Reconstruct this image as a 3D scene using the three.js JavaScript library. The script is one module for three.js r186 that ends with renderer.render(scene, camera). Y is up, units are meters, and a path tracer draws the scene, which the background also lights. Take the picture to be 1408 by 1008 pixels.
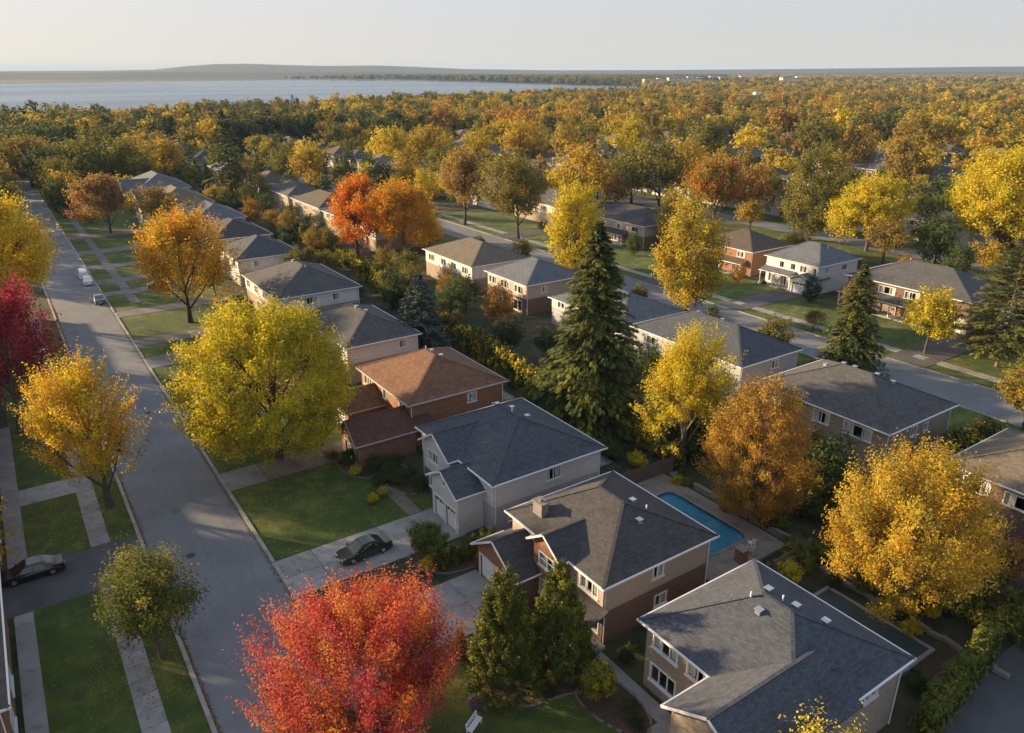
import * as THREE from 'three';
import { mergeGeometries } from 'three/addons/utils/BufferGeometryUtils.js';

// ---------- camera, sky, sun, exposure ----------
const scene = new THREE.Scene();
const renderer = new THREE.WebGLRenderer({ antialias: true });
renderer.toneMapping = THREE.LinearToneMapping;
renderer.toneMappingExposure = 2.45;
renderer.shadowMap.enabled = true;
const CAM_H = 40, FOCAL = 1040, PITCH = 0.37302, YAW = 0.59692;
const camera = new THREE.PerspectiveCamera(2 * Math.atan(504 / FOCAL) * 180 / Math.PI, 1408 / 1008, 0.5, 30000);
camera.position.set(0, CAM_H, 0);
const FW = new THREE.Vector3(Math.sin(YAW) * Math.cos(PITCH), -Math.sin(PITCH), -Math.cos(YAW) * Math.cos(PITCH));
camera.lookAt(camera.position.clone().add(FW));
const SUN_AZ = 52 * Math.PI / 180, SUN_EL = 13 * Math.PI / 180;
const SUN = new THREE.Vector3(-Math.cos(SUN_AZ) * Math.cos(SUN_EL), Math.sin(SUN_EL), -Math.sin(SUN_AZ) * Math.cos(SUN_EL));
{
  const W = 512, Hh = 256, d = new Float32Array(W * Hh * 4);
  const stops = [[0, .290, .270, .245], [.03, .270, .267, .261], [.08, .256, .267, .292], [.2, .235, .268, .32], [.5, .170, .214, .285], [1, .122, .165, .238]];
  for (let r = 0; r < Hh; r++) {
    const el = ((r + .5) / Hh - .5) * Math.PI, s = Math.max(0, Math.sin(el));
    let k = 0; while (k < stops.length - 2 && s > stops[k + 1][0]) k++;
    const A = stops[k], B = stops[k + 1], t = Math.min(1, (s - A[0]) / (B[0] - A[0]));
    for (let c = 0; c < W; c++) {
      const a = ((c + .5) / W - .5) * 2 * Math.PI, x = Math.cos(a) * Math.cos(el), z = Math.sin(a) * Math.cos(el), y = Math.sin(el);
      const ang = Math.acos(Math.min(1, x * SUN.x + y * SUN.y + z * SUN.z)), g = Math.exp(-ang * ang / .9);
      const i = (r * W + c) * 4;
      d[i] = A[1] + (B[1] - A[1]) * t + .160 * g; d[i + 1] = A[2] + (B[2] - A[2]) * t + .128 * g; d[i + 2] = A[3] + (B[3] - A[3]) * t + .078 * g; d[i + 3] = 1;
    }
  }
  const t = new THREE.DataTexture(d, W, Hh, THREE.RGBAFormat, THREE.FloatType);
  t.mapping = THREE.EquirectangularReflectionMapping; t.magFilter = THREE.LinearFilter; t.minFilter = THREE.LinearFilter; t.needsUpdate = true;
  scene.background = t; scene.environment = t;
}
const sun = new THREE.DirectionalLight(new THREE.Color().setRGB(1, .74, .43), 5);
sun.name = 'sun';
sun.position.copy(SUN).multiplyScalar(600).add(new THREE.Vector3(70, 0, -90));
sun.target.position.set(70, 0, -90);
sun.castShadow = true; sun.shadow.radius = 2; sun.shadow.mapSize.set(4096, 4096);
Object.assign(sun.shadow.camera, { left: -350, right: 350, top: 350, bottom: -350, near: 1, far: 1500 });
scene.add(sun, sun.target);

// ---------- helpers ----------
const V = (x, y, z) => new THREE.Vector3(x, y, z);
const RT = V(Math.cos(YAW), 0, Math.sin(YAW)), UPV = RT.clone().cross(FW);
function ground(px, py, h = 0) {           // where the sight line of a pixel meets the height h
  const d = FW.clone().addScaledVector(RT, (px - 704) / FOCAL).addScaledVector(UPV, -(py - 504) / FOCAL);
  const t = (h - CAM_H) / d.y; return V(d.x * t, h, d.z * t);
}
function rng(seed) { let s = (seed * 2654435761) | 0; return () => { s = (s + 0x6d2b79f5) | 0; let t = Math.imul(s ^ (s >>> 15), 1 | s); t = (t + Math.imul(t ^ (t >>> 7), 61 | t)) ^ t; return ((t ^ (t >>> 14)) >>> 0) / 4294967296; }; }
const used = new Map();
function numbered(n) { const k = used.get(n) ?? 0; used.set(n, k + 1); return k ? n + '_' + String(k).padStart(3, '0') : n; }
function tag(o, label, category, group, kind) { if (label) o.userData.label = label; if (category) o.userData.category = category; if (group) o.userData.group = group; if (kind) o.userData.kind = kind; return o; }
const shade = (o) => { o.castShadow = true; o.receiveShadow = true; return o; };
function top(o, name) { o.name = numbered(name); scene.add(o); return o; }
function mesh(name, geo, mat, parent) { const m = shade(new THREE.Mesh(geo, mat)); m.name = parent ? name : numbered(name); (parent ?? scene).add(m); return m; }
function struct(name, geo, mat, label) { return tag(mesh(name, geo, mat), label, null, null, 'structure'); }
function thing(name, label, category, x, z, turn = 0, group) { const g = new THREE.Group(); g.position.set(x, 0, z); g.rotation.y = turn; return tag(top(g, name), label, category, group); }

class GB {                                   // collects faces; uv in metres along each face
  constructor() { this.p = []; this.u = []; }
  tri(a, b, c, o = a, ud, vd) {
    if (!ud) { ud = b.clone().sub(a).normalize(); const n = ud.clone().cross(c.clone().sub(a)); vd = n.cross(ud).normalize(); }
    for (const q of [a, b, c]) { this.p.push(q.x, q.y, q.z); const r = q.clone().sub(o); this.u.push(r.dot(ud), r.dot(vd)); }
    return this;
  }
  quad(a, b, c, d, uo = a) {
    const ud = b.clone().sub(a).normalize(), n = ud.clone().cross(d.clone().sub(a)), vd = n.cross(ud).normalize();
    return this.tri(a, b, c, uo, ud, vd).tri(a, c, d, uo, ud, vd);
  }
  box(cx, cy, cz, sx, sy, sz) {
    const x = sx / 2, y = sy / 2, z = sz / 2, P = (i, j, k) => V(cx + i * x, cy + j * y, cz + k * z);
    this.quad(P(-1, -1, 1), P(1, -1, 1), P(1, 1, 1), P(-1, 1, 1)).quad(P(1, -1, -1), P(-1, -1, -1), P(-1, 1, -1), P(1, 1, -1));
    this.quad(P(1, -1, 1), P(1, -1, -1), P(1, 1, -1), P(1, 1, 1)).quad(P(-1, -1, -1), P(-1, -1, 1), P(-1, 1, 1), P(-1, 1, -1));
    return this.quad(P(-1, 1, 1), P(1, 1, 1), P(1, 1, -1), P(-1, 1, -1)).quad(P(-1, -1, -1), P(1, -1, -1), P(1, -1, 1), P(-1, -1, 1));
  }
  hexa(b, t) {                              // four bottom points (counter-clockwise from above) and four top points
    this.quad(t[0], t[1], t[2], t[3]).quad(b[3], b[2], b[1], b[0]);
    for (let i = 0; i < 4; i++) { const j = (i + 1) % 4; this.quad(b[i], b[j], t[j], t[i]); }
    return this;
  }
  beam(p, q, w, h, lift = 0) {              // box of width w and height h along p-q
    const d = q.clone().sub(p).normalize(), s = (Math.abs(d.y) > .98 ? V(1, 0, 0) : V(0, 1, 0)).cross(d).normalize(), n = d.clone().cross(s);
    if (n.y < 0) { n.negate(); s.negate(); }
    const at = (o, i, j) => o.clone().addScaledVector(s, i * w / 2).addScaledVector(n, j * h + lift);
    const A = [at(p, -1, 0), at(p, 1, 0), at(p, 1, 1), at(p, -1, 1)], B = [at(q, -1, 0), at(q, 1, 0), at(q, 1, 1), at(q, -1, 1)];
    this.quad(A[3], A[2], A[1], A[0]).quad(B[0], B[1], B[2], B[3]);
    for (let i = 0; i < 4; i++) { const j = (i + 1) % 4; this.quad(A[i], A[j], B[j], B[i]); }
    return this;
  }
  tube(pts, rad, n = 6) {
    const rings = pts.map((p, i) => {
      const d = (pts[Math.min(i + 1, pts.length - 1)]).clone().sub(pts[Math.max(i - 1, 0)]).normalize(), s = (Math.abs(d.y) > .9 ? V(1, 0, 0) : V(0, 1, 0)).cross(d).normalize(), t = d.clone().cross(s), o = [];
      for (let k = 0; k < n; k++) { const a = k / n * 6.2832; o.push(p.clone().addScaledVector(s, Math.cos(a) * rad[i]).addScaledVector(t, Math.sin(a) * rad[i])); }
      return o;
    });
    for (let i = 0; i + 1 < rings.length; i++) for (let k = 0; k < n; k++) { const m = (k + 1) % n; this.quad(rings[i][k], rings[i][m], rings[i + 1][m], rings[i + 1][k]); }
    return this;
  }
  build() {
    const g = new THREE.BufferGeometry();
    g.setAttribute('position', new THREE.BufferAttribute(new Float32Array(this.p), 3));
    g.setAttribute('uv', new THREE.BufferAttribute(new Float32Array(this.u), 2));
    g.computeVertexNormals(); return g;
  }
}

// ---------- textures ----------
function hash(x, y, s) { let h = (x * 374761393 + y * 668265263 + s * 1442695041) | 0; h = Math.imul(h ^ (h >>> 13), 1274126177); return ((h ^ (h >>> 16)) >>> 0) / 4294967296; }
function noise(x, y, per, s) {
  const xi = Math.floor(x), yi = Math.floor(y), fx = x - xi, fy = y - yi, u = fx * fx * (3 - 2 * fx), v = fy * fy * (3 - 2 * fy), m = (k) => ((k % per) + per) % per;
  const a = hash(m(xi), m(yi), s), b = hash(m(xi + 1), m(yi), s), c = hash(m(xi), m(yi + 1), s), d = hash(m(xi + 1), m(yi + 1), s);
  return a + (b - a) * u + (c - a) * v + (a - b - c + d) * u * v;
}
function fbm(u, v, base, oct, s) { let t = 0, a = .5, n = 0, f = base; for (let i = 0; i < oct; i++) { t += a * noise(u * f, v * f, f, s + i * 17); n += a; a *= .55; f *= 2; } return t / n; }
function tex(w, h, fn, srgb, rx = 1, ry = rx) {
  const d = new Uint8Array(w * h * 4);
  for (let y = 0; y < h; y++) for (let x = 0; x < w; x++) {
    const c = fn(x / w, y / h, x, y), i = (y * w + x) * 4, k = typeof c === 'number' ? [c, c, c] : c;
    for (let j = 0; j < 3; j++) d[i + j] = Math.max(0, Math.min(255, Math.round(255 * (srgb ? Math.pow(Math.max(0, k[j]), 1 / 2.2) : k[j]))));
    d[i + 3] = 255;
  }
  const t = new THREE.DataTexture(d, w, h); t.magFilter = THREE.LinearFilter; t.minFilter = THREE.LinearMipmapLinearFilter; t.generateMipmaps = true;
  t.wrapS = t.wrapT = THREE.RepeatWrapping; t.repeat.set(1 / rx, 1 / ry); if (srgb) t.colorSpace = THREE.SRGBColorSpace; t.needsUpdate = true; return t;
}
const lin = (r, g, b) => new THREE.Color().setRGB(r, g, b);
const std = (color, rough = .9, extra = {}) => new THREE.MeshStandardMaterial({ color, roughness: rough, ...extra });
const mix3 = (a, b, t) => [a[0] + (b[0] - a[0]) * t, a[1] + (b[1] - a[1]) * t, a[2] + (b[2] - a[2]) * t];
const sm = (a, b, x) => { const t = Math.max(0, Math.min(1, (x - a) / (b - a))); return t * t * (3 - 2 * t); };

// asphalt, 8.7 m across and 40 m along, with sealed cracks, patches and oil
function crackMap(seed, n, across, along, W, H) {
  const m = new Float32Array(W * H), r = rng(seed);
  const dot = (x, y, v) => { x = ((Math.round(x) % W) + W) % W; y = ((Math.round(y) % H) + H) % H; m[y * W + x] = Math.max(m[y * W + x], v); };
  for (let k = 0; k < n; k++) {
    let x = r() * W, y = r() * H, a = r() < along ? Math.PI / 2 + (r() - .5) * .3 : (r() - .5) * .5, len = (.1 + r() * .5) * (Math.sin(a) > .7 ? H : W);
    const a0 = a, st = .4 + .5 * r();
    for (let i = 0; i < len; i++) { a += (r() - .5) * .5 + (a0 - a) * .08; x += Math.cos(a); y += Math.sin(a); dot(x, y, st); dot(x + 1, y, st * .6); }
  }
  return m;
}
const asphaltCracks = crackMap(5, 26, 0, .6, 512, 2048);
const roadTex = tex(512, 2048, (u, v, x, y) => {
  const f = fbm(u, v * 4, 6, 6, 3), g = fbm(u, v * 4, 3, 3, 40), grain = hash(x, y, 9);
  let b = .185 + (f - .5) * .05 + (g - .5) * .05 + (grain - .5) * .03;
  const wheel = Math.exp(-(((u - .27) / .05) ** 2)) + Math.exp(-(((u - .73) / .05) ** 2)); b += .008 * wheel;
  const patch = noise(u * 5, v * 9, 45, 77); if (patch > .84) b -= .03;
  if (Math.abs(u - .5 + .004 * Math.sin(v * 40)) < .0022) b *= .72;
  b *= 1 - .62 * asphaltCracks[y * 512 + x];
  return [b * .98, b, b * 1.04];
}, true, 1, 1);
roadTex.repeat.set(1 / 8.7, 1 / 40);
const asphaltTex = tex(512, 512, (u, v, x, y) => { const b = .085 + (fbm(u, v, 5, 6, 11) - .5) * .07 + (hash(x, y, 2) - .5) * .02; return [b, b, b * 1.03]; }, true, 9);
const grainBump = tex(512, 512, (u, v, x, y) => .5 * fbm(u, v, 32, 4, 8) + .5 * hash(x, y, 4), false, 2);
const concreteTex = tex(512, 512, (u, v, x, y) => {
  const b = .30 + (fbm(u, v, 5, 6, 21) - .5) * .16 + (hash(x, y, 3) - .5) * .04, st = sm(.58, .75, fbm(u, v, 9, 4, 61)) * .07;
  return [b - st, (b - st) * .965, (b - st * 1.1) * .91];
}, true, 6);
const grassTex = tex(1024, 1024, (u, v, x, y) => {
  const a = fbm(u, v, 4, 5, 31), b = fbm(u, v, 24, 4, 37), c = fbm(u, v, 150, 2, 41), g = hash(x, y, 6);
  let k = mix3([.045, .078, .008], [.105, .150, .011], sm(.3, .7, a * .5 + b * .5));
  k = mix3(k, [.21, .17, .055], sm(.50, .74, b * .45 + a * .55) * .6);
  k = mix3(k, [.10, .065, .03], sm(.66, .85, fbm(u, v, 40, 3, 55)) * .6);
  const q = .7 + .35 * c + .3 * (g - .5); return [k[0] * q, k[1] * q, k[2] * q];
}, true, 26);
const roughTex = tex(512, 512, (u, v, x, y) => {
  const a = fbm(u, v, 5, 6, 131), b = fbm(u, v, 30, 3, 137), q = .7 + .6 * hash(x, y, 16) * b;
  const k = mix3(mix3([.026, .040, .012], [.055, .068, .02], sm(.35, .65, b)), [.085, .06, .03], sm(.5, .68, a)); return k.map((e) => e * q);
}, true, 31);
const mulchTex = tex(256, 256, (u, v, x, y) => { const q = .5 + hash(x, y, 1); const k = mix3([.05, .032, .02], [.13, .085, .045], fbm(u, v, 16, 4, 71)); return k.map((e) => e * q); }, true, 3);
const COURSE = .145;
const shingleTex = tex(512, 512, (u, v, x, y) => {
  const row = Math.floor(v * 28), fr = v * 28 - row, cols = 12, uu = u * cols + (row % 2) * .5 + hash(row, 5, 3) * .3, col = ((Math.floor(uu) % cols) + cols) % cols, fu = uu - Math.floor(uu);
  let b = .80 + .34 * (hash(row, col, 12) - .5) + (hash(x, y, 5) - .5) * .22 + (fbm(u, v, 4, 4, 91) - .5) * .35;
  if (fu < .05 || fu > .97) b *= .6;
  if (fr < .16) b *= .5;
  return b;
}, true, 4.06, 4.06);
const shingleBump = tex(512, 512, (u, v, x, y) => {
  const row = Math.floor(v * 28), fr = v * 28 - row, uu = u * 12 + (row % 2) * .5 + hash(row, 5, 3) * .3, fu = uu - Math.floor(uu), col = ((Math.floor(uu) % 12) + 12) % 12;
  return Math.max(0, (1 - fr) * .7 + .2 * hash(row, col, 12) - (fu < .05 ? .3 : 0) + .08 * hash(x, y, 5));
}, false, 4.06, 4.06);
const sidingBump = tex(64, 256, (u, v) => { const f = (v * 8) % 1; return f < .08 ? f * 8 : 1 - f * .9; }, false, 1, 1.6);
const sidingTex = tex(256, 256, (u, v, x, y) => { const f = (v * 8) % 1; return (.92 + (fbm(u, v, 6, 5, 15) - .5) * .22) * (f < .07 ? .78 : 1); }, true, 3, 1.6);
const stuccoTex = tex(256, 256, (u, v, x, y) => .9 + (fbm(u, v, 5, 6, 25) - .5) * .3 + (hash(x, y, 8) - .5) * .06, true, 4);
function brickTex(cols, mortar) {
  return tex(512, 512, (u, v, x, y) => {
    const row = Math.floor(v * 26), fr = v * 26 - row, uu = u * 8 + (row % 2) * .5, col = ((Math.floor(uu) % 8) + 8) % 8, fu = uu - Math.floor(uu);
    const n = .8 + .4 * fbm(u, v, 20, 4, 44);
    if (fr < .14 || fu < .05) return mortar.map((e) => e * n);
    return mix3(cols[0], cols[1], hash(row, col, 33)).map((e) => e * n * (.85 + .3 * hash(row, col, 7)));
  }, true, 1.8, 1.95);
}
const brickRed = brickTex([[.24, .095, .045], [.35, .16, .078]], [.22, .19, .16]);
const brickBrown = brickTex([[.13, .062, .042], [.20, .105, .075]], [.20, .18, .16]);
const brickTan = brickTex([[.30, .235, .17], [.37, .29, .215]], [.30, .27, .23]);
const brickBump = tex(512, 512, (u, v) => { const row = Math.floor(v * 26), fr = v * 26 - row, fu = (u * 8 + (row % 2) * .5) % 1; return fr < .14 || fu < .05 ? 0 : 1; }, false, 1.8, 1.95);
const barkTex = tex(128, 256, (u, v, x, y) => { const b = .6 + .8 * (fbm(u, v * .25, 16, 4, 18) - .3); return [b, b * .95, b * .9]; }, true, .6, 2);
const woodTex = tex(256, 256, (u, v, x, y) => { const b = .6 + .7 * fbm(u, v * .06, 32, 4, 28) * (.8 + .4 * fbm(u, v, 4, 3, 5)); return b; }, true, 1, 2);
const waterBump = tex(512, 512, (u, v) => fbm(u, v, 12, 5, 64), false, 60);
const poolBump = tex(256, 256, (u, v) => fbm(u, v, 6, 4, 66), false, 4);

// ---------- materials ----------
const roof = (r, g, b) => std(lin(r, g, b), .95, { map: shingleTex, bumpMap: shingleBump, bumpScale: .018 });
const M = {
  road: std(0xffffff, .92, { map: roadTex, bumpMap: grainBump, bumpScale: .004 }),
  drive: std(0xffffff, .92, { map: asphaltTex, bumpMap: grainBump, bumpScale: .004 }),
  concrete: std(0xffffff, .9, { map: concreteTex, bumpMap: grainBump, bumpScale: .002 }),
  concreteB: std(lin(.86, .86, .88), .9, { map: concreteTex, bumpMap: grainBump, bumpScale: .002 }),
  paver: std(lin(.62, .54, .46), .9, { map: concreteTex, bumpMap: grainBump, bumpScale: .003 }),
  driveOld: std(lin(.55, .54, .55), .9, { map: concreteTex, bumpMap: grainBump, bumpScale: .003 }),
  deck: std(lin(.74, .66, .58), .9, { map: concreteTex, bumpMap: grainBump, bumpScale: .003 }),
  kerb: std(lin(1.1, 1.04, .97), .85, { map: concreteTex }),
  grass: std(0xffffff, 1, { map: grassTex, bumpMap: grainBump, bumpScale: .02 }),
  rough: std(0xffffff, 1, { map: roughTex, bumpMap: grainBump, bumpScale: .03 }),
  mulch: std(0xffffff, 1, { map: mulchTex, bumpMap: grainBump, bumpScale: .03 }),
  roofBlue: roof(.092, .102, .124), roofGrey: roof(.115, .112, .112), roofCharcoal: roof(.086, .080, .081), roofBrown: roof(.25, .125, .066), roofRust: roof(.165, .078, .052), roofTan: roof(.20, .165, .12), roofSlate: roof(.16, .175, .20), roofUmber: roof(.13, .10, .075),
  brickRed: std(0xffffff, .9, { map: brickRed, bumpMap: brickBump, bumpScale: .008 }),
  brickBrown: std(0xffffff, .9, { map: brickBrown, bumpMap: brickBump, bumpScale: .008 }),
  brickTan: std(0xffffff, .9, { map: brickTan, bumpMap: brickBump, bumpScale: .008 }),
  sidingWhite: std(lin(.62, .60, .575), .6, { map: sidingTex, bumpMap: sidingBump, bumpScale: .02 }),
  sidingTan: std(lin(.44, .35, .285), .7, { map: sidingTex, bumpMap: sidingBump, bumpScale: .015 }),
  sidingGrey: std(lin(.40, .40, .41), .7, { map: sidingTex, bumpMap: sidingBump, bumpScale: .015 }),
  stucco: std(lin(.50, .42, .32), .95, { map: stuccoTex }),
  stuccoWhite: std(lin(.66, .645, .62), .95, { map: stuccoTex }),
  trim: std(lin(.74, .73, .71), .5), trimDark: std(lin(.10, .085, .075), .6), soffit: std(lin(.45, .43, .40), .8),
  glass: new THREE.MeshPhysicalMaterial({ color: lin(.85, .9, .92), roughness: .03, transmission: 1, thickness: 0, ior: 1.5 }),
  curtain: std(lin(.68, .65, .58), 1), doorWood: std(lin(.30, .15, .06), .6, { map: woodTex }), garage: std(lin(.70, .70, .69), .5),
  metal: std(lin(.55, .56, .58), .35, { metalness: .8 }), ventDark: std(lin(.05, .05, .055), .6),
  bark: std(lin(.13, .105, .085), 1, { map: barkTex }), barkPale: std(lin(.22, .19, .16), 1, { map: barkTex }), barkDark: std(lin(.065, .05, .042), 1, { map: barkTex }),
  fence: std(lin(.16, .115, .085), .9, { map: woodTex }), fenceGrey: std(lin(.24, .22, .20), .9, { map: woodTex }),
  rubber: std(lin(.018, .018, .019), .85), rim: std(lin(.55, .55, .57), .3, { metalness: .9 }),
  carGlass: new THREE.MeshPhysicalMaterial({ color: lin(.015, .018, .02), roughness: .04, clearcoat: 1, clearcoatRoughness: .02 }),
  lampRed: std(lin(.35, .02, .015), .25), lampClear: std(lin(.7, .7, .72), .15), plastic: std(lin(.75, .75, .76), .5),
  water: new THREE.MeshPhysicalMaterial({ color: lin(.05, .09, .13), roughness: .3, ior: 1.33, bumpMap: waterBump, bumpScale: .5, roughnessMap: tex(512, 512, (u, v) => .75 + .25 * sm(.3, .7, fbm(u, v, 4, 4, 164)), false, 2600, 700) }),
  poolWater: new THREE.MeshPhysicalMaterial({ color: lin(.75, .9, .95), roughness: .02, transmission: 1, thickness: 1, ior: 1.33, attenuationColor: lin(.12, .5, .72), attenuationDistance: 1.5, bumpMap: poolBump, bumpScale: .03 }),
  poolLiner: std(lin(.15, .50, .66), .6), poolDark: std(lin(.02, .045, .07), .7),
  tarp: std(lin(.028, .05, .055), .6, { bumpMap: grainBump, bumpScale: .01 }), tarpGrey: std(lin(.30, .31, .33), .7),
  stone: std(lin(.75, .70, .63), .9, { map: concreteTex }),
};
const paint = (r, g, b) => new THREE.MeshPhysicalMaterial({ color: lin(r, g, b), roughness: .35, clearcoat: 1, clearcoatRoughness: .05, metalness: .2 });

// ---------- terrain, lake, hills ----------
const rect = (x0, x1, z0, z1, y) => new GB().quad(V(x0, y, z1), V(x1, y, z1), V(x1, y, z0), V(x0, y, z0), V(0, y, 0)).build();
// a shoreline runs from the near side of the water round to its far side
const shore = [[-400, 158], [-150, 154], [0, 151], [110, 149], [210, 147], [300, 141], [430, 138], [520, 132], [620, 129], [700, 126], [800, 123.5], [905, 121], [880, 118.5], [770, 116], [700, 113.5], [560, 110.5], [400, 110], [200, 112], [0, 115], [-200, 117], [-500, 120]].map(([a, b], i) => ground(a, b, i < 12 ? 14 : 0).setY(0));
const inLake = (x, z) => { let c = false; for (let i = 0, j = shore.length - 1; i < shore.length; j = i++) { const a = shore[i], b = shore[j]; if ((a.z > z) !== (b.z > z) && x < (b.x - a.x) * (z - a.z) / (b.z - a.z) + a.x) c = !c; } return c; };
{
  const radii = [0]; for (let r = 30; r < 14000; r *= 1.055) radii.push(r);
  const N = 220, pos = [], uv = [], idx = [], a0 = -Math.PI, a1 = Math.PI;
  for (const r of radii) for (let k = 0; k <= N; k++) { const a = a0 + (a1 - a0) * k / N, x = Math.sin(a) * r, z = -Math.cos(a) * r; pos.push(x, r > 350 && inLake(x, z) ? -6 : 0, z); uv.push(x, -z); }
  for (let i = 0; i + 1 < radii.length; i++) for (let k = 0; k < N; k++) { const p = i * (N + 1) + k, q = p + N + 1; idx.push(p, p + 1, q, p + 1, q + 1, q); }
  const g = new THREE.BufferGeometry(); g.setAttribute('position', new THREE.BufferAttribute(new Float32Array(pos), 3)); g.setAttribute('uv', new THREE.BufferAttribute(new Float32Array(uv), 2)); g.setIndex(idx); g.computeVertexNormals();
  struct('ground', g, M.rough, 'rough grass and leaf litter under the wooded neighbourhood');
  const s = new THREE.Shape(shore.map((p) => new THREE.Vector2(p.x, -p.z))), w = new THREE.ShapeGeometry(s); w.rotateX(-Math.PI / 2); w.translate(0, -.6, 0);
  struct('lake', w, M.water, 'calm grey-blue lake beyond the trees');
}
function ridge(name, label, list, far, deep, mat) {      // hill range: [pixel x, height in metres] at a distance
  const gb = new GB(), pts = list.map(([px, h]) => { const d = ground(px, 130).setY(0).normalize(); return { n: d.clone().multiplyScalar(far - deep), t: d.clone().multiplyScalar(far).setY(h), b: d.clone().multiplyScalar(far + deep) }; });
  for (let i = 0; i + 1 < pts.length; i++) { const a = pts[i], b = pts[i + 1]; gb.quad(a.n, b.n, b.t, a.t).quad(a.t, b.t, b.b, a.b); }
  return struct(name, gb.build(), mat, label);
}
const hillMat = std(lin(.040, .043, .042), 1, { map: tex(256, 256, (u, v) => .6 + .8 * fbm(u, v, 16, 5, 99), true, 400) });
ridge('hills', 'low blue hill across the lake', [[-700, 44], [-300, 40], [0, 36], [150, 40], [215, 46], [260, 72], [300, 88], [345, 92], [400, 82], [450, 76], [520, 80], [570, 70], [640, 52], [760, 42], [900, 44], [1050, 50], [1200, 58], [1330, 66], [1420, 68], [1800, 72], [2200, 60]], 7000, 1500, hillMat);
ridge('hills', 'wooded far shore of the lake', [[-700, 34], [-200, 32], [0, 33], [90, 28], [200, 34], [330, 29], [480, 32], [600, 26], [700, 22], [820, 20], [1000, 24], [1200, 30], [1420, 34], [2000, 30]], 4700, 420, hillMat);

scene.fog = new THREE.FogExp2(lin(.48, .70, 1), .00006);

// ---------- streets ----------
const strips = [];                           // ground that trees keep clear of: [x0, x1, z0, z1]
function street(x0, x1, z0, z1, label) {
  const g = rect(x0, x1, z0, z1, .012), uv = g.attributes.uv, p = g.attributes.position;
  for (let i = 0; i < p.count; i++) uv.setXY(i, (p.getX(i) - x0) * 8.7 / (x1 - x0), -p.getZ(i));
  const o = struct('road', g, M.road, label);
  strips.push([x0 - 2, x1 + 2, z0, z1]); return o;
}
street(5.0, 13.7, -356, 60, 'grey asphalt street between the front lawns with parked cars');
street(97.0, 105.8, -420, 60, 'grey asphalt street behind the spruces and hip-roofed houses');
street(172.5, 181, -330, 40, 'asphalt street behind the white house');
street(260, 268, -420, 40, 'asphalt street deep among the yellow trees');
function kerb(x, z0, z1, cuts, w = .3) {      // kerb with its gutter, dropped at driveways
  const gb = new GB(); let z = z0;
  for (const [a, b] of [...cuts].sort((p, q) => p[0] - q[0])) { if (a > z) gb.box(x, .05, (z + a) / 2, w, .14, a - z); gb.box(x, .0, (a + b) / 2, w, .07, b - a); z = b; }
  gb.box(x, .05, (z + z1) / 2, w, .14, z1 - z);
  return gb.build();
}
const drives1R = [[-57.4, -51.6], [-76, -71.6], [-46.5, -39.8], [-98, -93.5], [-118, -113], [-128, -124], [-146, -142], [-161, -157.5], [-172, -168], [-186, -182], [-204, -199], [-226, -220]];
const drives1L = [[-68.8, -61.8], [-41, -36], [-84, -80.5], [-108, -103], [-126, -121]];
struct('kerb', kerb(4.86, -420, 30, drives1L), M.kerb, 'concrete kerb beside the boulevard with small green tree');
struct('kerb', kerb(13.85, -420, 30, drives1R), M.kerb, 'concrete kerb along the front lawns');
const drives2 = [[-56.5, -50.5], [-89.5, -84], [-110, -105], [-142, -136], [-165, -159]];
struct('kerb', kerb(105.95, -330, 40, drives2), M.kerb, 'concrete kerb in front of the white house');
struct('kerb', kerb(96.85, -330, 40, []), M.kerb, 'concrete kerb beside the tall golden tree');
function sidewalk(x0, x1, z0, z1, len, label) {      // slabs with open joints on a dark bed
  const bed = struct('pavement', rect(x0, x1, z0, z1, .012), M.mulch, label), n = Math.round((z1 - z0) / len), l = (z1 - z0) / n, r = rng(Math.round(x0 * 7 + z0)), dull = x0 > 17 && x0 < 18;
  const geos = [0, 1, 2].map((k) => { const b = new GB().box(0, 0, 0, x1 - x0, .05, l - .035).build(); const u = b.attributes.uv; for (let i = 0; i < u.count; i++) u.setXY(i, u.getX(i) + k * 1.7, u.getY(i) + k * 2.3); return b; });
  for (let i = 0; i < n; i++) { const s = mesh('paving_slab', geos[i % 3], dull ? M.driveOld : r() < .7 ? M.concrete : M.concreteB, bed); s.position.set((x0 + x1) / 2, .025 + r() * .008, z0 + (i + .5) * l); s.rotation.y = (r() - .5) * .006; }
  return bed;
}
sidewalk(.95, 2.55, -62, -20, 1.6, 'concrete slab pavement past the small green tree');
sidewalk(.95, 2.55, -150, -68.8, 1.6, 'concrete slab pavement under the orange street tree');
sidewalk(17.3, 18.9, -330, -150, 2.2, 'concrete slab pavement beside the parked white cars');
sidewalk(109.3, 111.0, -200, -20, 1.8, 'concrete slab pavement in front of the white house');
for (const [x, z, l] of [[8.1, -62.5, 'round iron manhole cover in the street near the dark driveway'], [10.6, -97, 'round iron manhole cover in the street near the crimson tree'], [9.6, -44, 'round iron manhole cover in the street near the small green tree']]) { const g = thing('manhole_cover', l, 'manhole cover', x, z); mesh('ring', new THREE.TorusGeometry(.37, .035, 6, 28).rotateX(Math.PI / 2), M.ventDark, g).position.y = .005; mesh('lid', new THREE.CylinderGeometry(.35, .35, .03, 28), std(lin(.07, .065, .06), .7, { metalness: .4 }), g).position.y = .01; }
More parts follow.
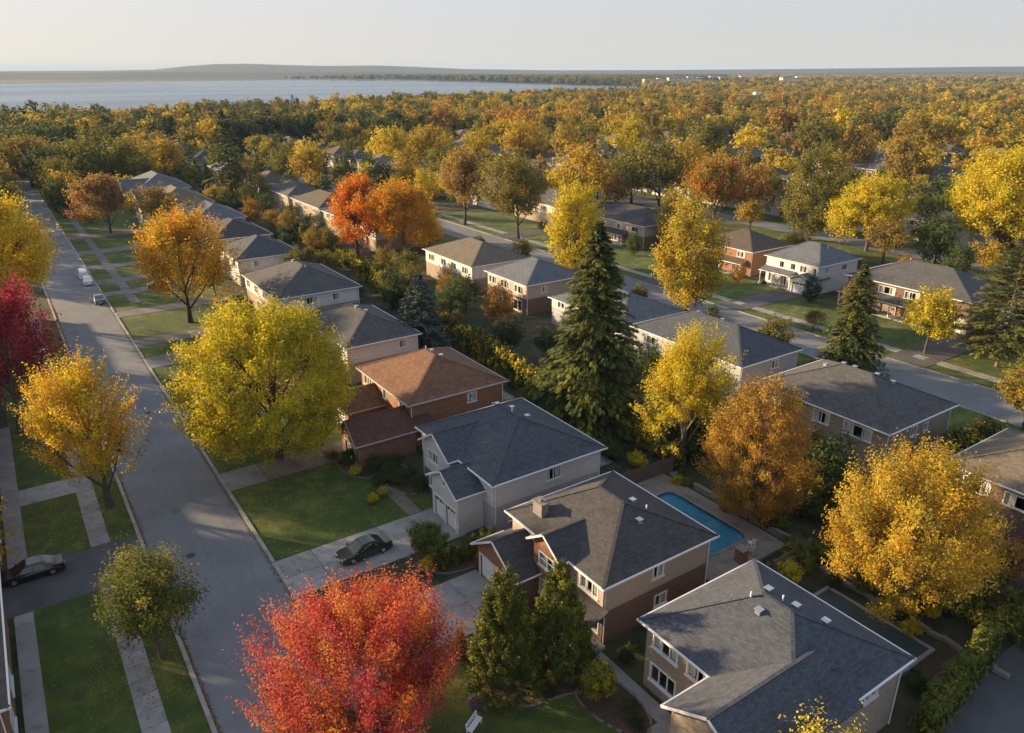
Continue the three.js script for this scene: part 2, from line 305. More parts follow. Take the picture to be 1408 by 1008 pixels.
// lawns
function lawn(x0, x1, z0, z1, label) { return struct('lawn', rect(x0, x1, z0, z1, .006), M.grass, label); }
lawn(-4.0, .95, -61.8, -20, 'shaded lawn beside the dark asphalt driveway');
lawn(-4.0, .95, -80.3, -68.9, 'small shaded lawn behind the black sedan');
lawn(-4.0, .95, -140, -84, 'shaded lawn under the red tree');
lawn(2.55, 4.7, -150, -20, 'grass boulevard strip with street trees');
lawn(14.0, 31, -71.6, -57.5, 'wide front lawn before the white-gabled house');
lawn(14.0, 31, -92, -76, 'front lawn under the round yellow-green tree');
lawn(14.0, 30, -39.7, -8, 'front lawn below the red tree');
lawn(14.0, 34, -150, -98, 'front lawn under the golden-orange tree');
lawn(14.0, 17.3, -330, -150, 'grass strip along the parked white cars');
lawn(18.9, 34, -330, -150, 'far front lawns past the pavement');
lawn(106.1, 109.3, -200, -20, 'grass strip along the far pavement');
lawn(111.0, 125.5, -200, -20, 'sunlit front lawns of the white house row');
lawn(86.5, 96.7, -200, -20, 'front lawns of the houses behind the spruce');
lawn(181.5, 190, -200, 0, 'bright verge lawn behind the white house');
lawn(160, 172, -200, 0, 'back lawn behind the white house');
// driveways, paths, patios
function slabs(name, label, x0, x1, z0, z1, nx, nz, mat, y = .012) {   // cast panels with sawn joints
  const bed = struct(name, rect(x0, x1, z0, z1, y), M.mulch, label), w = (x1 - x0) / nx, l = (z1 - z0) / nz, g = new GB().box(0, 0, 0, w - .03, .03, l - .03).build();
  for (let i = 0; i < nx; i++) for (let j = 0; j < nz; j++) { const s = mesh('concrete_panel', g, (i * 3 + j) % 4 || mat === M.driveOld ? mat : M.concreteB, bed); s.position.set(x0 + (i + .5) * w, y + .016, z0 + (j + .5) * l); }
  return bed;
}
struct('driveway', rect(-14, 4.72, -68.8, -61.8, .016), M.drive, 'dark asphalt driveway under the black sedan');
slabs('driveway', 'concrete driveway with a dark green car', 13.98, 30.0, -57.4, -51.6, 5, 2, M.concrete);
slabs('driveway', 'concrete double driveway before the brick garage', 13.98, 27.9, -46.6, -40.0, 5, 2, M.concreteB);
slabs('driveway', 'pale driveway beside the round yellow-green tree', 13.98, 29.5, -76, -71.7, 4, 1, M.paver);
for (const [a, b] of [[-98, -93.5], [-118, -113], [-128, -124], [-146, -142]]) slabs('driveway', 'narrow concrete driveway across the grass to the white houses', 13.98, 35, a, b, 5, 1, M.driveOld);
for (const [a, b] of [[-161, -157.5], [-172, -168], [-186, -182], [-204, -199], [-226, -220]]) struct('driveway', rect(13.98, 36, a, b, .05), M.driveOld, 'narrow driveway crossing the grass strip by the parked cars');
for (const [a, b] of drives2) struct('driveway', rect(106.08, 126.5, a, b, .056), M.drive, 'driveway running up to the houses across the second street');
struct('path', rect(-5.3, -4.0, -61.8, -20, .014), M.concrete, 'narrow front path along the shaded brick house');
struct('path', rect(-5.4, -3.9, -102, -68.8, .014), M.concreteB, 'front path past the small shaded lawn');
struct('path', rect(-3.9, .95, -84, -80.4, .018), M.concrete, 'short walkway under the orange street tree');
struct('path', rect(29.2, 30.4, -33.0, -24.5, .02), M.concreteB, 'grey side path beside the beige house');
struct('path', rect(26.4, 29.2, -25.9, -24.6, .02), M.concreteB, 'grey path bending round to the beige house garage');
struct('path', rect(27.0, 28.4, -66.5, -57.5, .02), M.paver, 'brown paver walk to the white-gabled house');
slabs('patio', 'pale concrete patio behind the brown-roofed house', 47.0, 51.5, -80, -71.5, 2, 3, M.concrete);
slabs('patio', 'pale patio behind the white-gabled house', 46.5, 50.5, -62, -54.5, 2, 3, M.concrete);
struct('pavement', rect(43.5, 70, -16.2, 10, .014), M.drive, 'dark asphalt lot behind the cedar hedge');
{ // garden beds with an uneven edge
  const bed = (label, pts, mat = M.mulch) => { const c = new THREE.CatmullRomCurve3(pts.map(([x, z]) => V(x, 0, z)), true), q = c.getPoints(48), s = new THREE.Shape(q.map((p) => new THREE.Vector2(p.x, -p.z))), g = new THREE.ShapeGeometry(s); g.rotateX(-Math.PI / 2); g.translate(0, .02, 0); struct('garden_bed', g, mat, label);
    const e = new GB(), r = rng(Math.round(pts[0][0] * 31 - pts[0][1])); for (let i = 0; i < q.length - 1; i++) if (r() < .75) e.beam(q[i].clone().setY(.0), q[i + 1].clone().setY(.0), .12 + .1 * r(), .06 + r() * .06); struct('border_edging', e.build(), M.paver, label.replace('bed', 'bed edging')); };
  bed('mulch bed under the paired cedars', [[21.4, -36.6], [26.6, -37], [29, -33], [28.2, -30.6], [25.6, -31.2], [22.4, -32.2]]);
  bed('planted bed beside the side path', [[26.4, -31], [29, -31], [29, -26.4], [27.6, -25.6], [26.2, -28]]);
  bed('shrub bed between the lawn and the brick garage', [[25.6, -73], [27.4, -69], [30.6, -67.8], [31, -61], [28.8, -61], [27.4, -65.4], [25.4, -68]]);
  bed('bed with round shrubs by the concrete driveway', [[24.2, -51.6], [26, -51.4], [26.8, -50.8], [30.2, -49.4], [30.4, -47.4], [25.6, -47.5], [23.8, -50]]);
}

// ---------- houses ----------
const footprints = [];
const SIDES = {                              // outward normal and the direction of u, seen from outside
  '-x': { n: V(-1, 0, 0), u: V(0, 0, 1) }, '+x': { n: V(1, 0, 0), u: V(0, 0, -1) }, '+z': { n: V(0, 0, 1), u: V(1, 0, 0) }, '-z': { n: V(0, 0, -1), u: V(-1, 0, 0) },
};
const holeOf = (s, a) => { const h = new THREE.Path(); h.moveTo(a.u0, a.y0); h.lineTo(a.u0, a.y0 + a.h); h.lineTo(a.u0 + a.w, a.y0 + a.h); h.lineTo(a.u0 + a.w, a.y0); h.closePath(); s.holes.push(h); };
function panel(outline, holes, T, origin, side) {     // wall panel: outline in (u, y), thickness T inward
  const s = new THREE.Shape(outline.map(([u, y]) => new THREE.Vector2(u, y)));
  holes.forEach((h) => holeOf(s, h));
  const g = new THREE.ExtrudeGeometry(s, { depth: T, bevelEnabled: false }), { n, u } = SIDES[side];
  g.applyMatrix4(new THREE.Matrix4().makeBasis(u, V(0, 1, 0), n).setPosition(origin.clone().addScaledVector(n, -T)));
  return g;
}
const frameCache = new Map();
function cached(key, make) { if (!frameCache.has(key)) frameCache.set(key, make()); return frameCache.get(key); }
const turnOf = { '+z': 0, '-x': -Math.PI / 2, '+x': Math.PI / 2, '-z': Math.PI };
function addWindow(parent, o, origin, side, r) {      // frame in local (u right, y up, outward z), origin at the opening's lower left corner
  const { n, u } = SIDES[side], k = o.k ?? 1, w = o.w, h = o.h;
  const fr = cached(`f${w}_${h}_${k}`, () => { const b = new GB(), t = .08; b.box(w / 2, h - t / 2 + .02, -.03, w + .1, t + .04, .16).box(t / 2 - .03, h / 2, -.03, t + .02, h - t * 2, .16).box(w - t / 2 + .03, h / 2, -.03, t + .02, h - t * 2, .16).box(w / 2, .02, 0, w + .22, .1, .26); for (let i = 1; i < k; i++) b.box(w * i / k, h / 2, -.05, .07, h - .14, .09); if (o.bar) b.box(w / 2, h * .5, -.055, w - .1, .05, .07); return b.build(); });
  const m = mesh('window', fr, o.frame ?? M.trim, parent); m.position.copy(origin).addScaledVector(u, o.u0).add(V(0, o.y0, 0)); m.rotation.y = turnOf[side];
  const pw = w / k - .09, pg = cached(`p${pw.toFixed(3)}_${h}`, () => new THREE.PlaneGeometry(pw, h - .1));
  for (let i = 0; i < k; i++) { const p = mesh('pane', pg, M.glass, m); p.position.set(w * (i + .5) / k, h / 2, -.08); }
  const cg = cached(`c${w}_${h}`, () => { const b = new GB(), q = w * .31; for (let i = 0; i < 4; i++) { const a = q * i / 4, e = a + q / 4; b.quad(V(a, .05, -.2 - (i % 2) * .05), V(e, .05, -.2 - ((i + 1) % 2) * .05), V(e, h - .05, -.2 - ((i + 1) % 2) * .05), V(a, h - .05, -.2 - (i % 2) * .05)); } return b.build(); });
  if (r() < .9) for (const x of [.03, w * .69 - .03]) mesh('curtain', cg, M.curtain, m).position.x = x;
  return m;
}
function addGarage(parent, o, origin, side) {
  const { u } = SIDES[side], g = new THREE.Group(); g.name = 'garage_door'; parent.add(g);
  g.position.copy(origin).addScaledVector(u, o.u0).add(V(0, o.y0, 0)); g.rotation.y = turnOf[side];
  mesh('door_leaf', cached(`gd${o.w}`, () => new GB().box(o.w / 2, o.h / 2, -.16, o.w, o.h, .05).build()), M.garage, g);
  const nx = Math.max(3, Math.round(o.w / .75)), pg = cached(`gp${o.w}`, () => new GB().box(0, 0, 0, o.w / nx - .14, o.h / 4 - .13, .04).build());
  for (let i = 0; i < nx; i++) for (let j = 0; j < 4; j++) { if (o.lites && j === 3) { const p = mesh('pane', pg, M.carGlass, g); p.position.set(o.w * (i + .5) / nx, o.h * (j + .5) / 4, -.13); continue; } const p = mesh('door_panel', pg, M.garage, g); p.position.set(o.w * (i + .5) / nx, o.h * (j + .5) / 4, -.125); }
  mesh('door_frame', cached(`gf${o.w}`, () => new GB().box(o.w / 2, o.h + .05, .0, o.w + .3, .14, .1).box(-.07, o.h / 2, 0, .14, o.h, .1).box(o.w + .07, o.h / 2, 0, .14, o.h, .1).build()), M.trim, g);
}
function addDoor(parent, o, origin, side) {
  const { u } = SIDES[side], g = new THREE.Group(); g.name = 'door'; parent.add(g);
  g.position.copy(origin).addScaledVector(u, o.u0).add(V(0, o.y0, 0)); g.rotation.y = turnOf[side];
  mesh('door_leaf', cached(`dl${o.w}_${o.h}`, () => new GB().box(o.w / 2, o.h / 2, -.14, o.w, o.h, .05).box(o.w / 2, o.h * .28, -.11, o.w * .6, o.h * .3, .02).box(o.w / 2, o.h * .72, -.11, o.w * .6, o.h * .36, .02).build()), o.mat ?? M.doorWood, g);
  mesh('door_frame', cached(`df${o.w}_${o.h}`, () => new GB().box(o.w / 2, o.h + .04, .0, o.w + .2, .1, .1).box(-.05, o.h / 2, 0, .1, o.h, .1).box(o.w + .05, o.h / 2, 0, .1, o.h, .1).build()), M.trim, g);
  mesh('handle', cached('dh', () => new GB().box(0, 0, 0, .05, .12, .06).build()), M.metal, g).position.set(o.w - .12, 1, -.09);
}
// spec: roof outline x0..x1, z0..z1 in world metres; openings by side with c = world coordinate of the opening's middle
function makeHouse(S) {
  const r = rng(S.seed ?? Math.round(S.x0 * 13 + S.z0 * 7)), cx = (S.x0 + S.x1) / 2, cz = (S.z0 + S.z1) / 2, G = new THREE.Group();
  G.position.set(cx, 0, cz); tag(top(G, S.name ?? 'house'), S.label, 'house', S.group);
  footprints.push([S.x0 - .6, S.x1 + .6, S.z0 - .6, S.z1 + .6]);
  const oh = S.overhang ?? .45, E = S.eave ?? 5.5, R = S.ridge ?? 8.3, T = .22, split = S.split ?? 2.9;
  const X0 = S.x0 - cx + oh, X1 = S.x1 - cx - oh, Z0 = S.z0 - cz + oh, Z1 = S.z1 - cz - oh, wallTop = E - .05;
  const low = S.low, up = S.up ?? S.low;
  const frame = (side, x0 = X0, x1 = X1, z0 = Z0, z1 = Z1) => side === '-x' ? { o: V(x0, 0, z0), L: z1 - z0, u: (c) => c - cz - z0 } : side === '+x' ? { o: V(x1, 0, z1), L: z1 - z0, u: (c) => z1 - (c - cz) } : side === '+z' ? { o: V(x0 + T, 0, z1), L: x1 - x0 - 2 * T, u: (c) => c - cx - x0 - T } : { o: V(x1 - T, 0, z0), L: x1 - x0 - 2 * T, u: (c) => x1 - T - (c - cx) };
  const place = (list, f) => (list ?? []).map((o) => ({ ...o, y0: o.y0 ?? o.y, u0: f.u(o.c) - o.w / 2 }));
  const fill = (ops, f, side) => ops.forEach((o) => (o.t === 'garage' ? addGarage(G, o, f.o, side) : o.t === 'door' ? addDoor(G, o, f.o, side) : addWindow(G, o, f.o, side, r)));
  // main walls
  for (const side of ['-x', '+z', '+x', '-z']) {
    const f = frame(side), ops = place(S.open?.[side], f), lowOps = ops.filter((o) => o.y0 < split), upOps = ops.filter((o) => o.y0 >= split);
    mesh('wall', panel([[0, -.15], [f.L, -.15], [f.L, split], [0, split]], lowOps, T, f.o, side), low, G);
    mesh('upper_wall', panel([[0, split + .004], [f.L, split + .004], [f.L, wallTop], [0, wallTop]], upOps, T, f.o.clone().addScaledVector(SIDES[side].n, up !== low ? .03 : 0), side), up, G);
    fill(ops, f, side);
  }
  // hip roof
  const rl = S.ridgeLen ?? Math.max(.6, (S.z1 - S.z0) - (S.x1 - S.x0)), dz = S.ridgeShift ?? 0, rx = S.ridgeX ?? 0;
  const hx = (S.x1 - S.x0) / 2, hz = (S.z1 - S.z0) / 2, a = V(-hx, E, -hz), b = V(hx, E, -hz), c = V(hx, E, hz), d = V(-hx, E, hz);
  let p = V(rx, R, -rl / 2 + dz), q = V(rx, R, rl / 2 + dz), alongX = false;
  const rg = new GB();
  if (S.ridgeAlongX) { p = V(-rl / 2, R, dz); q = V(rl / 2, R, dz); rg.quad(b, a, p, q).quad(d, c, q, p).tri(a, d, p).tri(c, b, q); alongX = true; }
  else rg.quad(a, d, q, p).quad(c, b, p, q).tri(d, c, q).tri(b, a, p);
  const main = mesh('roof', rg.build(), S.roof, G);
  const caps = new GB(), hipEnds = alongX ? [[a, p], [d, p], [b, q], [c, q]] : [[a, p], [b, p], [d, q], [c, q]];
  for (const [e, f] of [...hipEnds, [p, q]]) caps.beam(e, f, .26, .035, -.005);
  mesh('ridge_cap', caps.build(), S.roof, main);
  const sof = E - .06, sg = new GB(); sg.quad(V(-hx, sof, hz), V(-hx, sof, -hz), V(hx, sof, -hz), V(hx, sof, hz)); mesh('soffit', sg.build(), M.soffit, main);
  const gt = new GB(), gw = .11, gh = .13, gy = E - .055;
  gt.box(-hx - gw / 2 + .02, gy, 0, gw, gh, hz * 2 + .18).box(hx + gw / 2 - .02, gy, 0, gw, gh, hz * 2 + .18).box(0, gy, -hz - gw / 2 + .02, hx * 2 - .04, gh, gw).box(0, gy, hz + gw / 2 - .02, hx * 2 - .04, gh, gw);
  mesh('gutter', gt.build(), S.trim ?? M.trim, G);
  // downspouts
  for (const [x, z, s] of S.spouts ?? [[X0, Z1, 1], [X1, Z1, 1]]) { const y = new GB().box(x + (x < 0 ? .1 : -.1), E / 2 - .1, z + .07 * s, .08, E - .3, .07); mesh('downspout', y.build(), M.trim, G); }
  // gable wings towards -x (or +x)
  for (const w of S.wings ?? []) {
    const fx = w.side === '+x' ? 1 : -1, side = w.side ?? '-x', zc = w.zc - cz, hw = w.w / 2, oh2 = w.oh ?? .4, front = w.xf - cx, back = w.back !== undefined ? w.back - cx : 0, e = w.eave, k = w.peak;
    const inner = fx < 0 ? X0 : X1, z0 = zc - hw + oh2, z1 = zc + hw - oh2, slope = (k - e) / hw, ge = e + slope * oh2 - .06, gk = k - .06;
    const f = fx < 0 ? { o: V(front, 0, z0), u: (c0) => c0 - cz - z0 } : { o: V(front, 0, z1), u: (c0) => z1 - (c0 - cz) }, L = z1 - z0, ops = place(w.open, f), sp = w.split ?? 99;
    const lowTop = Math.min(sp, ge);
    mesh('wing_wall', sp < ge ? panel([[0, -.15], [L, -.15], [L, sp], [0, sp]], ops.filter((o) => o.y0 < sp), T, f.o, side) : panel([[0, -.15], [L, -.15], [L, ge], [L / 2, gk], [0, ge]], ops, T, f.o, side), w.mat ?? low, G);
    if (sp < ge) mesh('gable_wall', panel([[0, sp + .004], [L, sp + .004], [L, ge], [L / 2, gk], [0, ge]], ops.filter((o) => o.y0 >= sp), T, f.o.clone().addScaledVector(SIDES[side].n, .02), side), w.upMat ?? up, G);
    fill(ops, f, side);
    for (const [zz, sd] of [[z1, '+z'], [z0, '-z']]) {
      const len = Math.abs(inner - front) - .02, o = sd === '+z' ? V(Math.min(front + T, inner), 0, zz) : V(Math.max(front, inner), 0, zz);
      if (fx > 0) o.x = sd === '+z' ? inner : front - T;
      const l2 = len - T; if (l2 < .1) continue;
      if (sp < ge) { mesh('wing_wall', panel([[0, -.15], [l2, -.15], [l2, sp], [0, sp]], [], T, o, sd), w.mat ?? low, G); mesh('wing_wall', panel([[0, sp + .004], [l2, sp + .004], [l2, ge - .02], [0, ge - .02]], [], T, o, sd), w.upMat ?? up, G); }
      else mesh('wing_wall', panel([[0, -.15], [l2, -.15], [l2, ge - .02], [0, ge - .02]], [], T, o, sd), w.mat ?? low, G);
    }
    const xf = front + fx * (w.fo ?? .45), th = .1, wr = new GB();
    for (const s of [-1, 1]) {
      const P = [V(xf, e, zc + s * hw), V(back, e, zc + s * hw), V(back, k, zc), V(xf, k, zc)], B = P.map((v) => v.clone().add(V(0, -th, 0)));
      const flip = (fx < 0) === (s > 0);
      if (flip) wr.quad(P[0], P[1], P[2], P[3]).quad(B[3], B[2], B[1], B[0]).quad(B[0], B[1], P[1], P[0]);
      else wr.quad(P[1], P[0], P[3], P[2]).quad(B[0], B[3], B[2], B[1]).quad(B[1], B[0], P[0], P[1]);
    }
    const wm = mesh('wing_roof', wr.build(), w.roof ?? S.roof, G);
    mesh('ridge_cap', new GB().beam(V(xf, k, zc), V(back, k, zc), .24, .03).build(), w.roof ?? S.roof, wm);
    const rk = new GB();
    for (const s of [-1, 1]) rk.beam(V(xf + fx * .02, e - .13, zc + s * hw), V(xf + fx * .02, k - .13, zc + s * .0), .05, .17);
    mesh('rake_board', rk.build(), S.trim ?? M.trim, wm);
    for (const s of [-1, 1]) mesh('gutter', new GB().box((xf + inner) / 2, e - .06, zc + s * (hw + .05), Math.abs(xf - inner), .12, .1).build(), S.trim ?? M.trim, wm);
  }
  // lean-to roofs along the front or back
  for (const w of S.sheds ?? []) {
    const fx = w.side === '+x' ? 1 : -1, wx = fx < 0 ? X0 : X1, z0 = w.z0 - cz, z1 = w.z1 - cz, ox = wx + fx * w.d, sh = new GB();
    const A = [V(ox, w.yl, z0), V(ox, w.yl, z1), V(wx, w.yh, z1), V(wx, w.yh, z0)], B = A.map((v) => v.clone().add(V(0, -.12, 0)));
    if (fx < 0) sh.hexa(B, A); else sh.hexa([B[3], B[2], B[1], B[0]], [A[3], A[2], A[1], A[0]]);
    const sm_ = mesh('porch_roof', sh.build(), w.roof ?? S.roof, G);
    mesh('gutter', new GB().box(ox + fx * .05, w.yl - .05, (z0 + z1) / 2, .1, .13, z1 - z0 + .05).build(), S.trim ?? M.trim, sm_);
    for (const z of w.posts ?? []) mesh('porch_post', new GB().box(ox - fx * .25, w.yl / 2 - .1, z - cz, .16, w.yl - .1, .16).build(), M.trim, G);
    mesh('porch_step', new GB().box((wx + ox) / 2, .1, (z0 + z1) / 2, Math.abs(ox - wx), .25, z1 - z0 - .3).build(), M.concrete, G);
  }
  // vents and pipes on the roof
  const slopeX = (R - E) / hx, slopeZ = (R - E) / (hz - rl / 2);
  const roofY = (x, z) => Math.min(E + slopeX * (hx - Math.abs(x)), E + slopeZ * (hz - Math.abs(z)), R);
  for (const [x, z, kind] of S.vents ?? []) {
    const lx = x - cx, lz = z - cz, y = roofY(lx, lz), b = new GB();
    if (kind === 'pipe') { b.tube([V(0, -.2, 0), V(0, .42, 0)], [.06, .06], 8).tube([V(0, .42, 0), V(0, .43, 0)], [.06, .001], 8); mesh('vent_pipe', b.build(), M.plastic, main).position.set(lx, y, lz); }
    else { b.hexa([V(-.2, -.1, .2), V(.2, -.1, .2), V(.2, -.1, -.2), V(-.2, -.1, -.2)], [V(-.17, .2, .17), V(.17, .2, .17), V(.17, .2, -.17), V(-.17, .2, -.17)]).box(0, .24, 0, .5, .05, .5); mesh('roof_vent', b.build(), kind === 'dark' ? M.ventDark : M.metal, main).position.set(lx, y, lz); }
  }
  for (const ch of S.chimneys ?? []) {
    const b = new GB().box(0, ch.top / 2, 0, ch.w, ch.top, ch.d), m = mesh('chimney', b.build(), ch.mat ?? low, main); m.position.set(ch.x - cx, 0, ch.z - cz);
    mesh('chimney_cap', new GB().box(0, ch.top + .05, 0, ch.w + .16, .1, ch.d + .16).box(0, ch.top + .2, 0, .26, .22, .26).build(), M.stone, main).position.set(ch.x - cx, 0, ch.z - cz);
  }
  return G;
}
const W = (c, y, w, h, k = 2, extra = {}) => ({ c, y, w, h, k, ...extra });
// row along the first street
makeHouse({ label: 'beige two-storey house with blue-grey shingle roof beside the cedar hedge', x0: 30.3, x1: 42.2, z0: -29.4, z1: -16.9, eave: 5.5, ridge: 8.35, ridgeLen: 2.2, roof: M.roofBlue, low: M.brickTan, up: M.brickTan, seed: 4,
  open: { '-x': [W(-27.2, 3.75, 2.2, 1.25, 3), W(-24.4, 3.75, 1.7, 1.25, 2), W(-27.2, .95, 2.3, 1.5, 3)], '+z': [W(38.5, 3.8, 1.4, 1.2)], '+x': [W(-26, 3.8, 1.5, 1.2), W(-20, 3.8, 1.5, 1.2), W(-23, .3, 2.4, 2.1, 2)], '-z': [W(36, 3.8, 1.2, 1.1)] },
  wings: [{ zc: -19.8, w: 6.6, xf: 26.7, eave: 5.5, peak: 7.35, back: 36, open: [W(-19.8, 3.7, 1.7, 1.3), { t: 'garage', c: -19.8, y0: 0, w: 4.6, h: 2.15 }] }],
  vents: [[37.3, -24.6], [37.5, -22.6], [35.1, -23.6], [38.1, -20.8], [36.0, -18.7, 'dark'], [34.6, -18.2, 'dark'], [33.4, -17.9, 'dark'], [35.6, -24.7, 'pipe'], [37.2, -23.4, 'pipe']] });
makeHouse({ label: 'brick and tan sided house with charcoal roof and brick gabled garage by the blue pool', x0: 30.4, x1: 42.4, z0: -45.7, z1: -33.1, eave: 5.5, ridge: 8.2, ridgeLen: 3, roof: M.roofCharcoal, low: M.brickBrown, up: M.sidingTan, seed: 3,
  open: { '-x': [W(-35.2, 3.7, 2.1, 1.25, 3), W(-34.4, .8, .9, 1.7, 1), { t: 'door', c: -36, y0: .1, w: 1, h: 2.1 }], '+z': [W(36.3, 3.75, 1.1, 1.2), W(36.8, .95, 1.3, 1.15)], '+x': [W(-43, 3.8, 1.4, 1.2), W(-36, 3.8, 1.4, 1.2), W(-39.5, .2, 2.6, 2.1)], '-z': [W(38, 3.8, 1.1, 1.1)] },
  wings: [{ zc: -43.3, w: 6.6, xf: 27.9, eave: 2.85, peak: 4.9, back: 36, mat: M.brickRed, open: [{ t: 'garage', c: -43.4, y0: 0, w: 4.7, h: 2.15 }] },
    { zc: -39.3, w: 4.3, xf: 30.0, eave: 5.5, peak: 6.95, back: 36, mat: M.brickRed, open: [W(-39.3, 3.55, 2.0, 1.3, 2, { bar: 1 }), W(-39.3, .9, 1.8, 1.5)] }],
  sheds: [{ z0: -37.3, z1: -32.9, d: 2.0, yl: 2.75, yh: 3.45, posts: [-37, -33.2] }],
  vents: [[37.8, -38.3], [38, -36.9, 'pipe'], [36.6, -36.2]], chimneys: [{ x: 32.0, z: -42.9, w: .7, d: 1.2, top: 7.2, mat: M.stone }] });
makeHouse({ label: 'white sided house with two white gables and dark blue-grey roof', x0: 31.6, x1: 45.0, z0: -64.3, z1: -49.6, eave: 5.5, ridge: 8.45, ridgeLen: 3.4, roof: M.roofBlue, low: M.sidingGrey, up: M.sidingWhite, seed: 2,
  open: { '-x': [W(-62.9, 3.7, 1.0, 1.2, 1)], '+z': [W(38.8, 3.75, 1.8, 1.3, 2), W(34.2, .9, 1.2, 1.1)], '+x': [W(-61, 3.8, 1.6, 1.2), W(-53, 3.8, 1.6, 1.2), W(-57, .2, 2.6, 2.1)], '-z': [W(39, 3.8, 1.2, 1.1)] },
  wings: [{ zc: -58.6, w: 6.0, xf: 30.9, eave: 5.5, peak: 7.35, back: 38, mat: M.brickBrown, upMat: M.sidingWhite, split: 2.6, open: [W(-59.3, 3.75, 2.0, 1.2, 3), W(-59.4, .7, 1.8, 1.5, 2)] },
    { zc: -54.3, w: 5.7, xf: 29.3, eave: 4.1, peak: 5.75, back: 36, mat: M.sidingWhite, open: [{ t: 'garage', c: -55.35, y0: 0, w: 1.75, h: 2.3, lites: 1 }, { t: 'garage', c: -53.2, y0: 0, w: 1.75, h: 2.3, lites: 1 }, W(-54.3, 4.0, .6, .7, 1)] }],
  vents: [[38.6, -59.5], [39.4, -58], [39.6, -55.6], [38.4, -56.5, 'pipe'], [38.5, -60.2, 'pipe']] });
makeHouse({ label: 'red-brown brick house with rust brown hip roof behind the yellow-green tree', x0: 33.3, x1: 46.6, z0: -83.6, z1: -69.4, eave: 5.5, ridge: 8.35, ridgeLen: 2.6, roof: M.roofBrown, low: M.brickRed, up: M.brickRed, seed: 1, trim: M.soffit,
  open: { '-x': [W(-81.2, 3.7, 2.4, 1.25, 3), W(-76.5, 3.7, 1.0, 1.25, 1), W(-71.7, 3.7, 1.8, 1.25, 2), { t: 'door', c: -75.4, y0: .1, w: 1, h: 2.1 }], '+z': [W(41.8, 3.75, 1.2, 1.2)], '+x': [W(-81, 3.8, 1.6, 1.2), W(-72, 3.8, 1.6, 1.2), W(-77, .2, 2.6, 2.1)] },
  wings: [{ zc: -71.1, w: 5.4, xf: 26.9, eave: 2.8, peak: 4.85, back: 36, roof: M.roofRust, open: [{ t: 'garage', c: -71.1, y0: 0, w: 2.6, h: 2.15 }] }, { zc: -79.2, w: 5.2, xf: 29.2, eave: 2.9, peak: 4.8, back: 36, open: [{ t: 'garage', c: -79.2, y0: 0, w: 2.6, h: 2.15 }] }],
  vents: [[40.6, -77.2], [40.9, -75.4], [40.2, -77.9, 'pipe']] });
makeHouse({ label: 'pale house with grey hip roof next to the blue spruce', x0: 34.9, x1: 46.4, z0: -108, z1: -91, eave: 5.4, ridge: 8.0, roof: M.roofGrey, low: M.brickTan, up: M.sidingWhite, open: { '-x': [W(-105, 3.7, 2, 1.2), W(-95, 3.7, 2, 1.2), W(-100, .8, 2.4, 1.5, 3)], '+z': [W(43.5, 3.75, 1.2, 1.1)] }, vents: [[40.6, -100], [41.2, -98]] });
makeHouse({ label: 'white walled house with grey hip roof and tan front behind the yellow crown', x0: 34.8, x1: 49.7, z0: -139, z1: -119.2, eave: 5.4, ridge: 8.6, roof: M.roofGrey, low: M.brickTan, up: M.stuccoWhite, open: { '-x': [W(-136.6, 3.5, 2, 1.3), W(-132, 3.5, 2, 1.3), W(-127, 3.5, 2.6, 1.3, 3), W(-122, 3.5, 1.8, 1.3), W(-131, .6, 2.6, 1.6, 3), { t: 'garage', c: -123, y0: 0, w: 4.6, h: 2.15 }], '+z': [W(40.5, 3.6, 2.6, 1.2), W(45, 3.6, 1.3, 1.2)] }, vents: [[42, -131], [42.4, -126, 'pipe']] });
makeHouse({ label: 'white walled house with dark hip roof seen past the golden-orange tree', x0: 37, x1: 50.2, z0: -165.5, z1: -150.5, eave: 5.4, ridge: 8.4, roof: M.roofBlue, low: M.sidingGrey, up: M.stuccoWhite, open: { '-x': [W(-160, 3.6, 2, 1.2), W(-154, 3.6, 2, 1.2)], '+z': [W(41, 3.6, 1.3, 1.2), W(47, 3.6, 1.3, 1.2)] } });
makeHouse({ label: 'dark roofed house farther down the first street, next past the white walled one', x0: 38, x1: 51.5, z0: -190, z1: -173, eave: 5.3, ridge: 8.2, roof: M.roofCharcoal, low: M.brickBrown, up: M.sidingTan, open: { '-x': [W(-185, 3.6, 2, 1.2), W(-178, 3.6, 2, 1.2)], '+z': [W(42, 3.6, 1.3, 1.2)] } });
makeHouse({ label: 'long grey roofed house beside the tall dark spruce', x0: 40, x1: 53, z0: -219, z1: -198, eave: 5.3, ridge: 8.2, roof: M.roofSlate, low: M.sidingGrey, up: M.sidingGrey, open: { '-x': [W(-212, 3.6, 2, 1.2), W(-203, 3.6, 2, 1.2)], '+z': [W(46, 3.6, 1.3, 1.2)] } });
makeHouse({ label: 'white gabled house far down the first street with tan roof', x0: 36, x1: 52, z0: -250, z1: -226, eave: 5.6, ridge: 9, roof: M.roofTan, low: M.stuccoWhite, wings: [{ zc: -232, w: 7, xf: 33, eave: 5.2, peak: 8, back: 44, open: [W(-232, 3, 2.2, 1.4, 3)] }, { zc: -243, w: 7, xf: 34, eave: 5.2, peak: 7.8, back: 44, open: [W(-243, 3, 2.2, 1.4, 3)] }], open: { '+z': [W(41, 3.6, 1.5, 1.2), W(47, 3.6, 1.5, 1.2)] } });
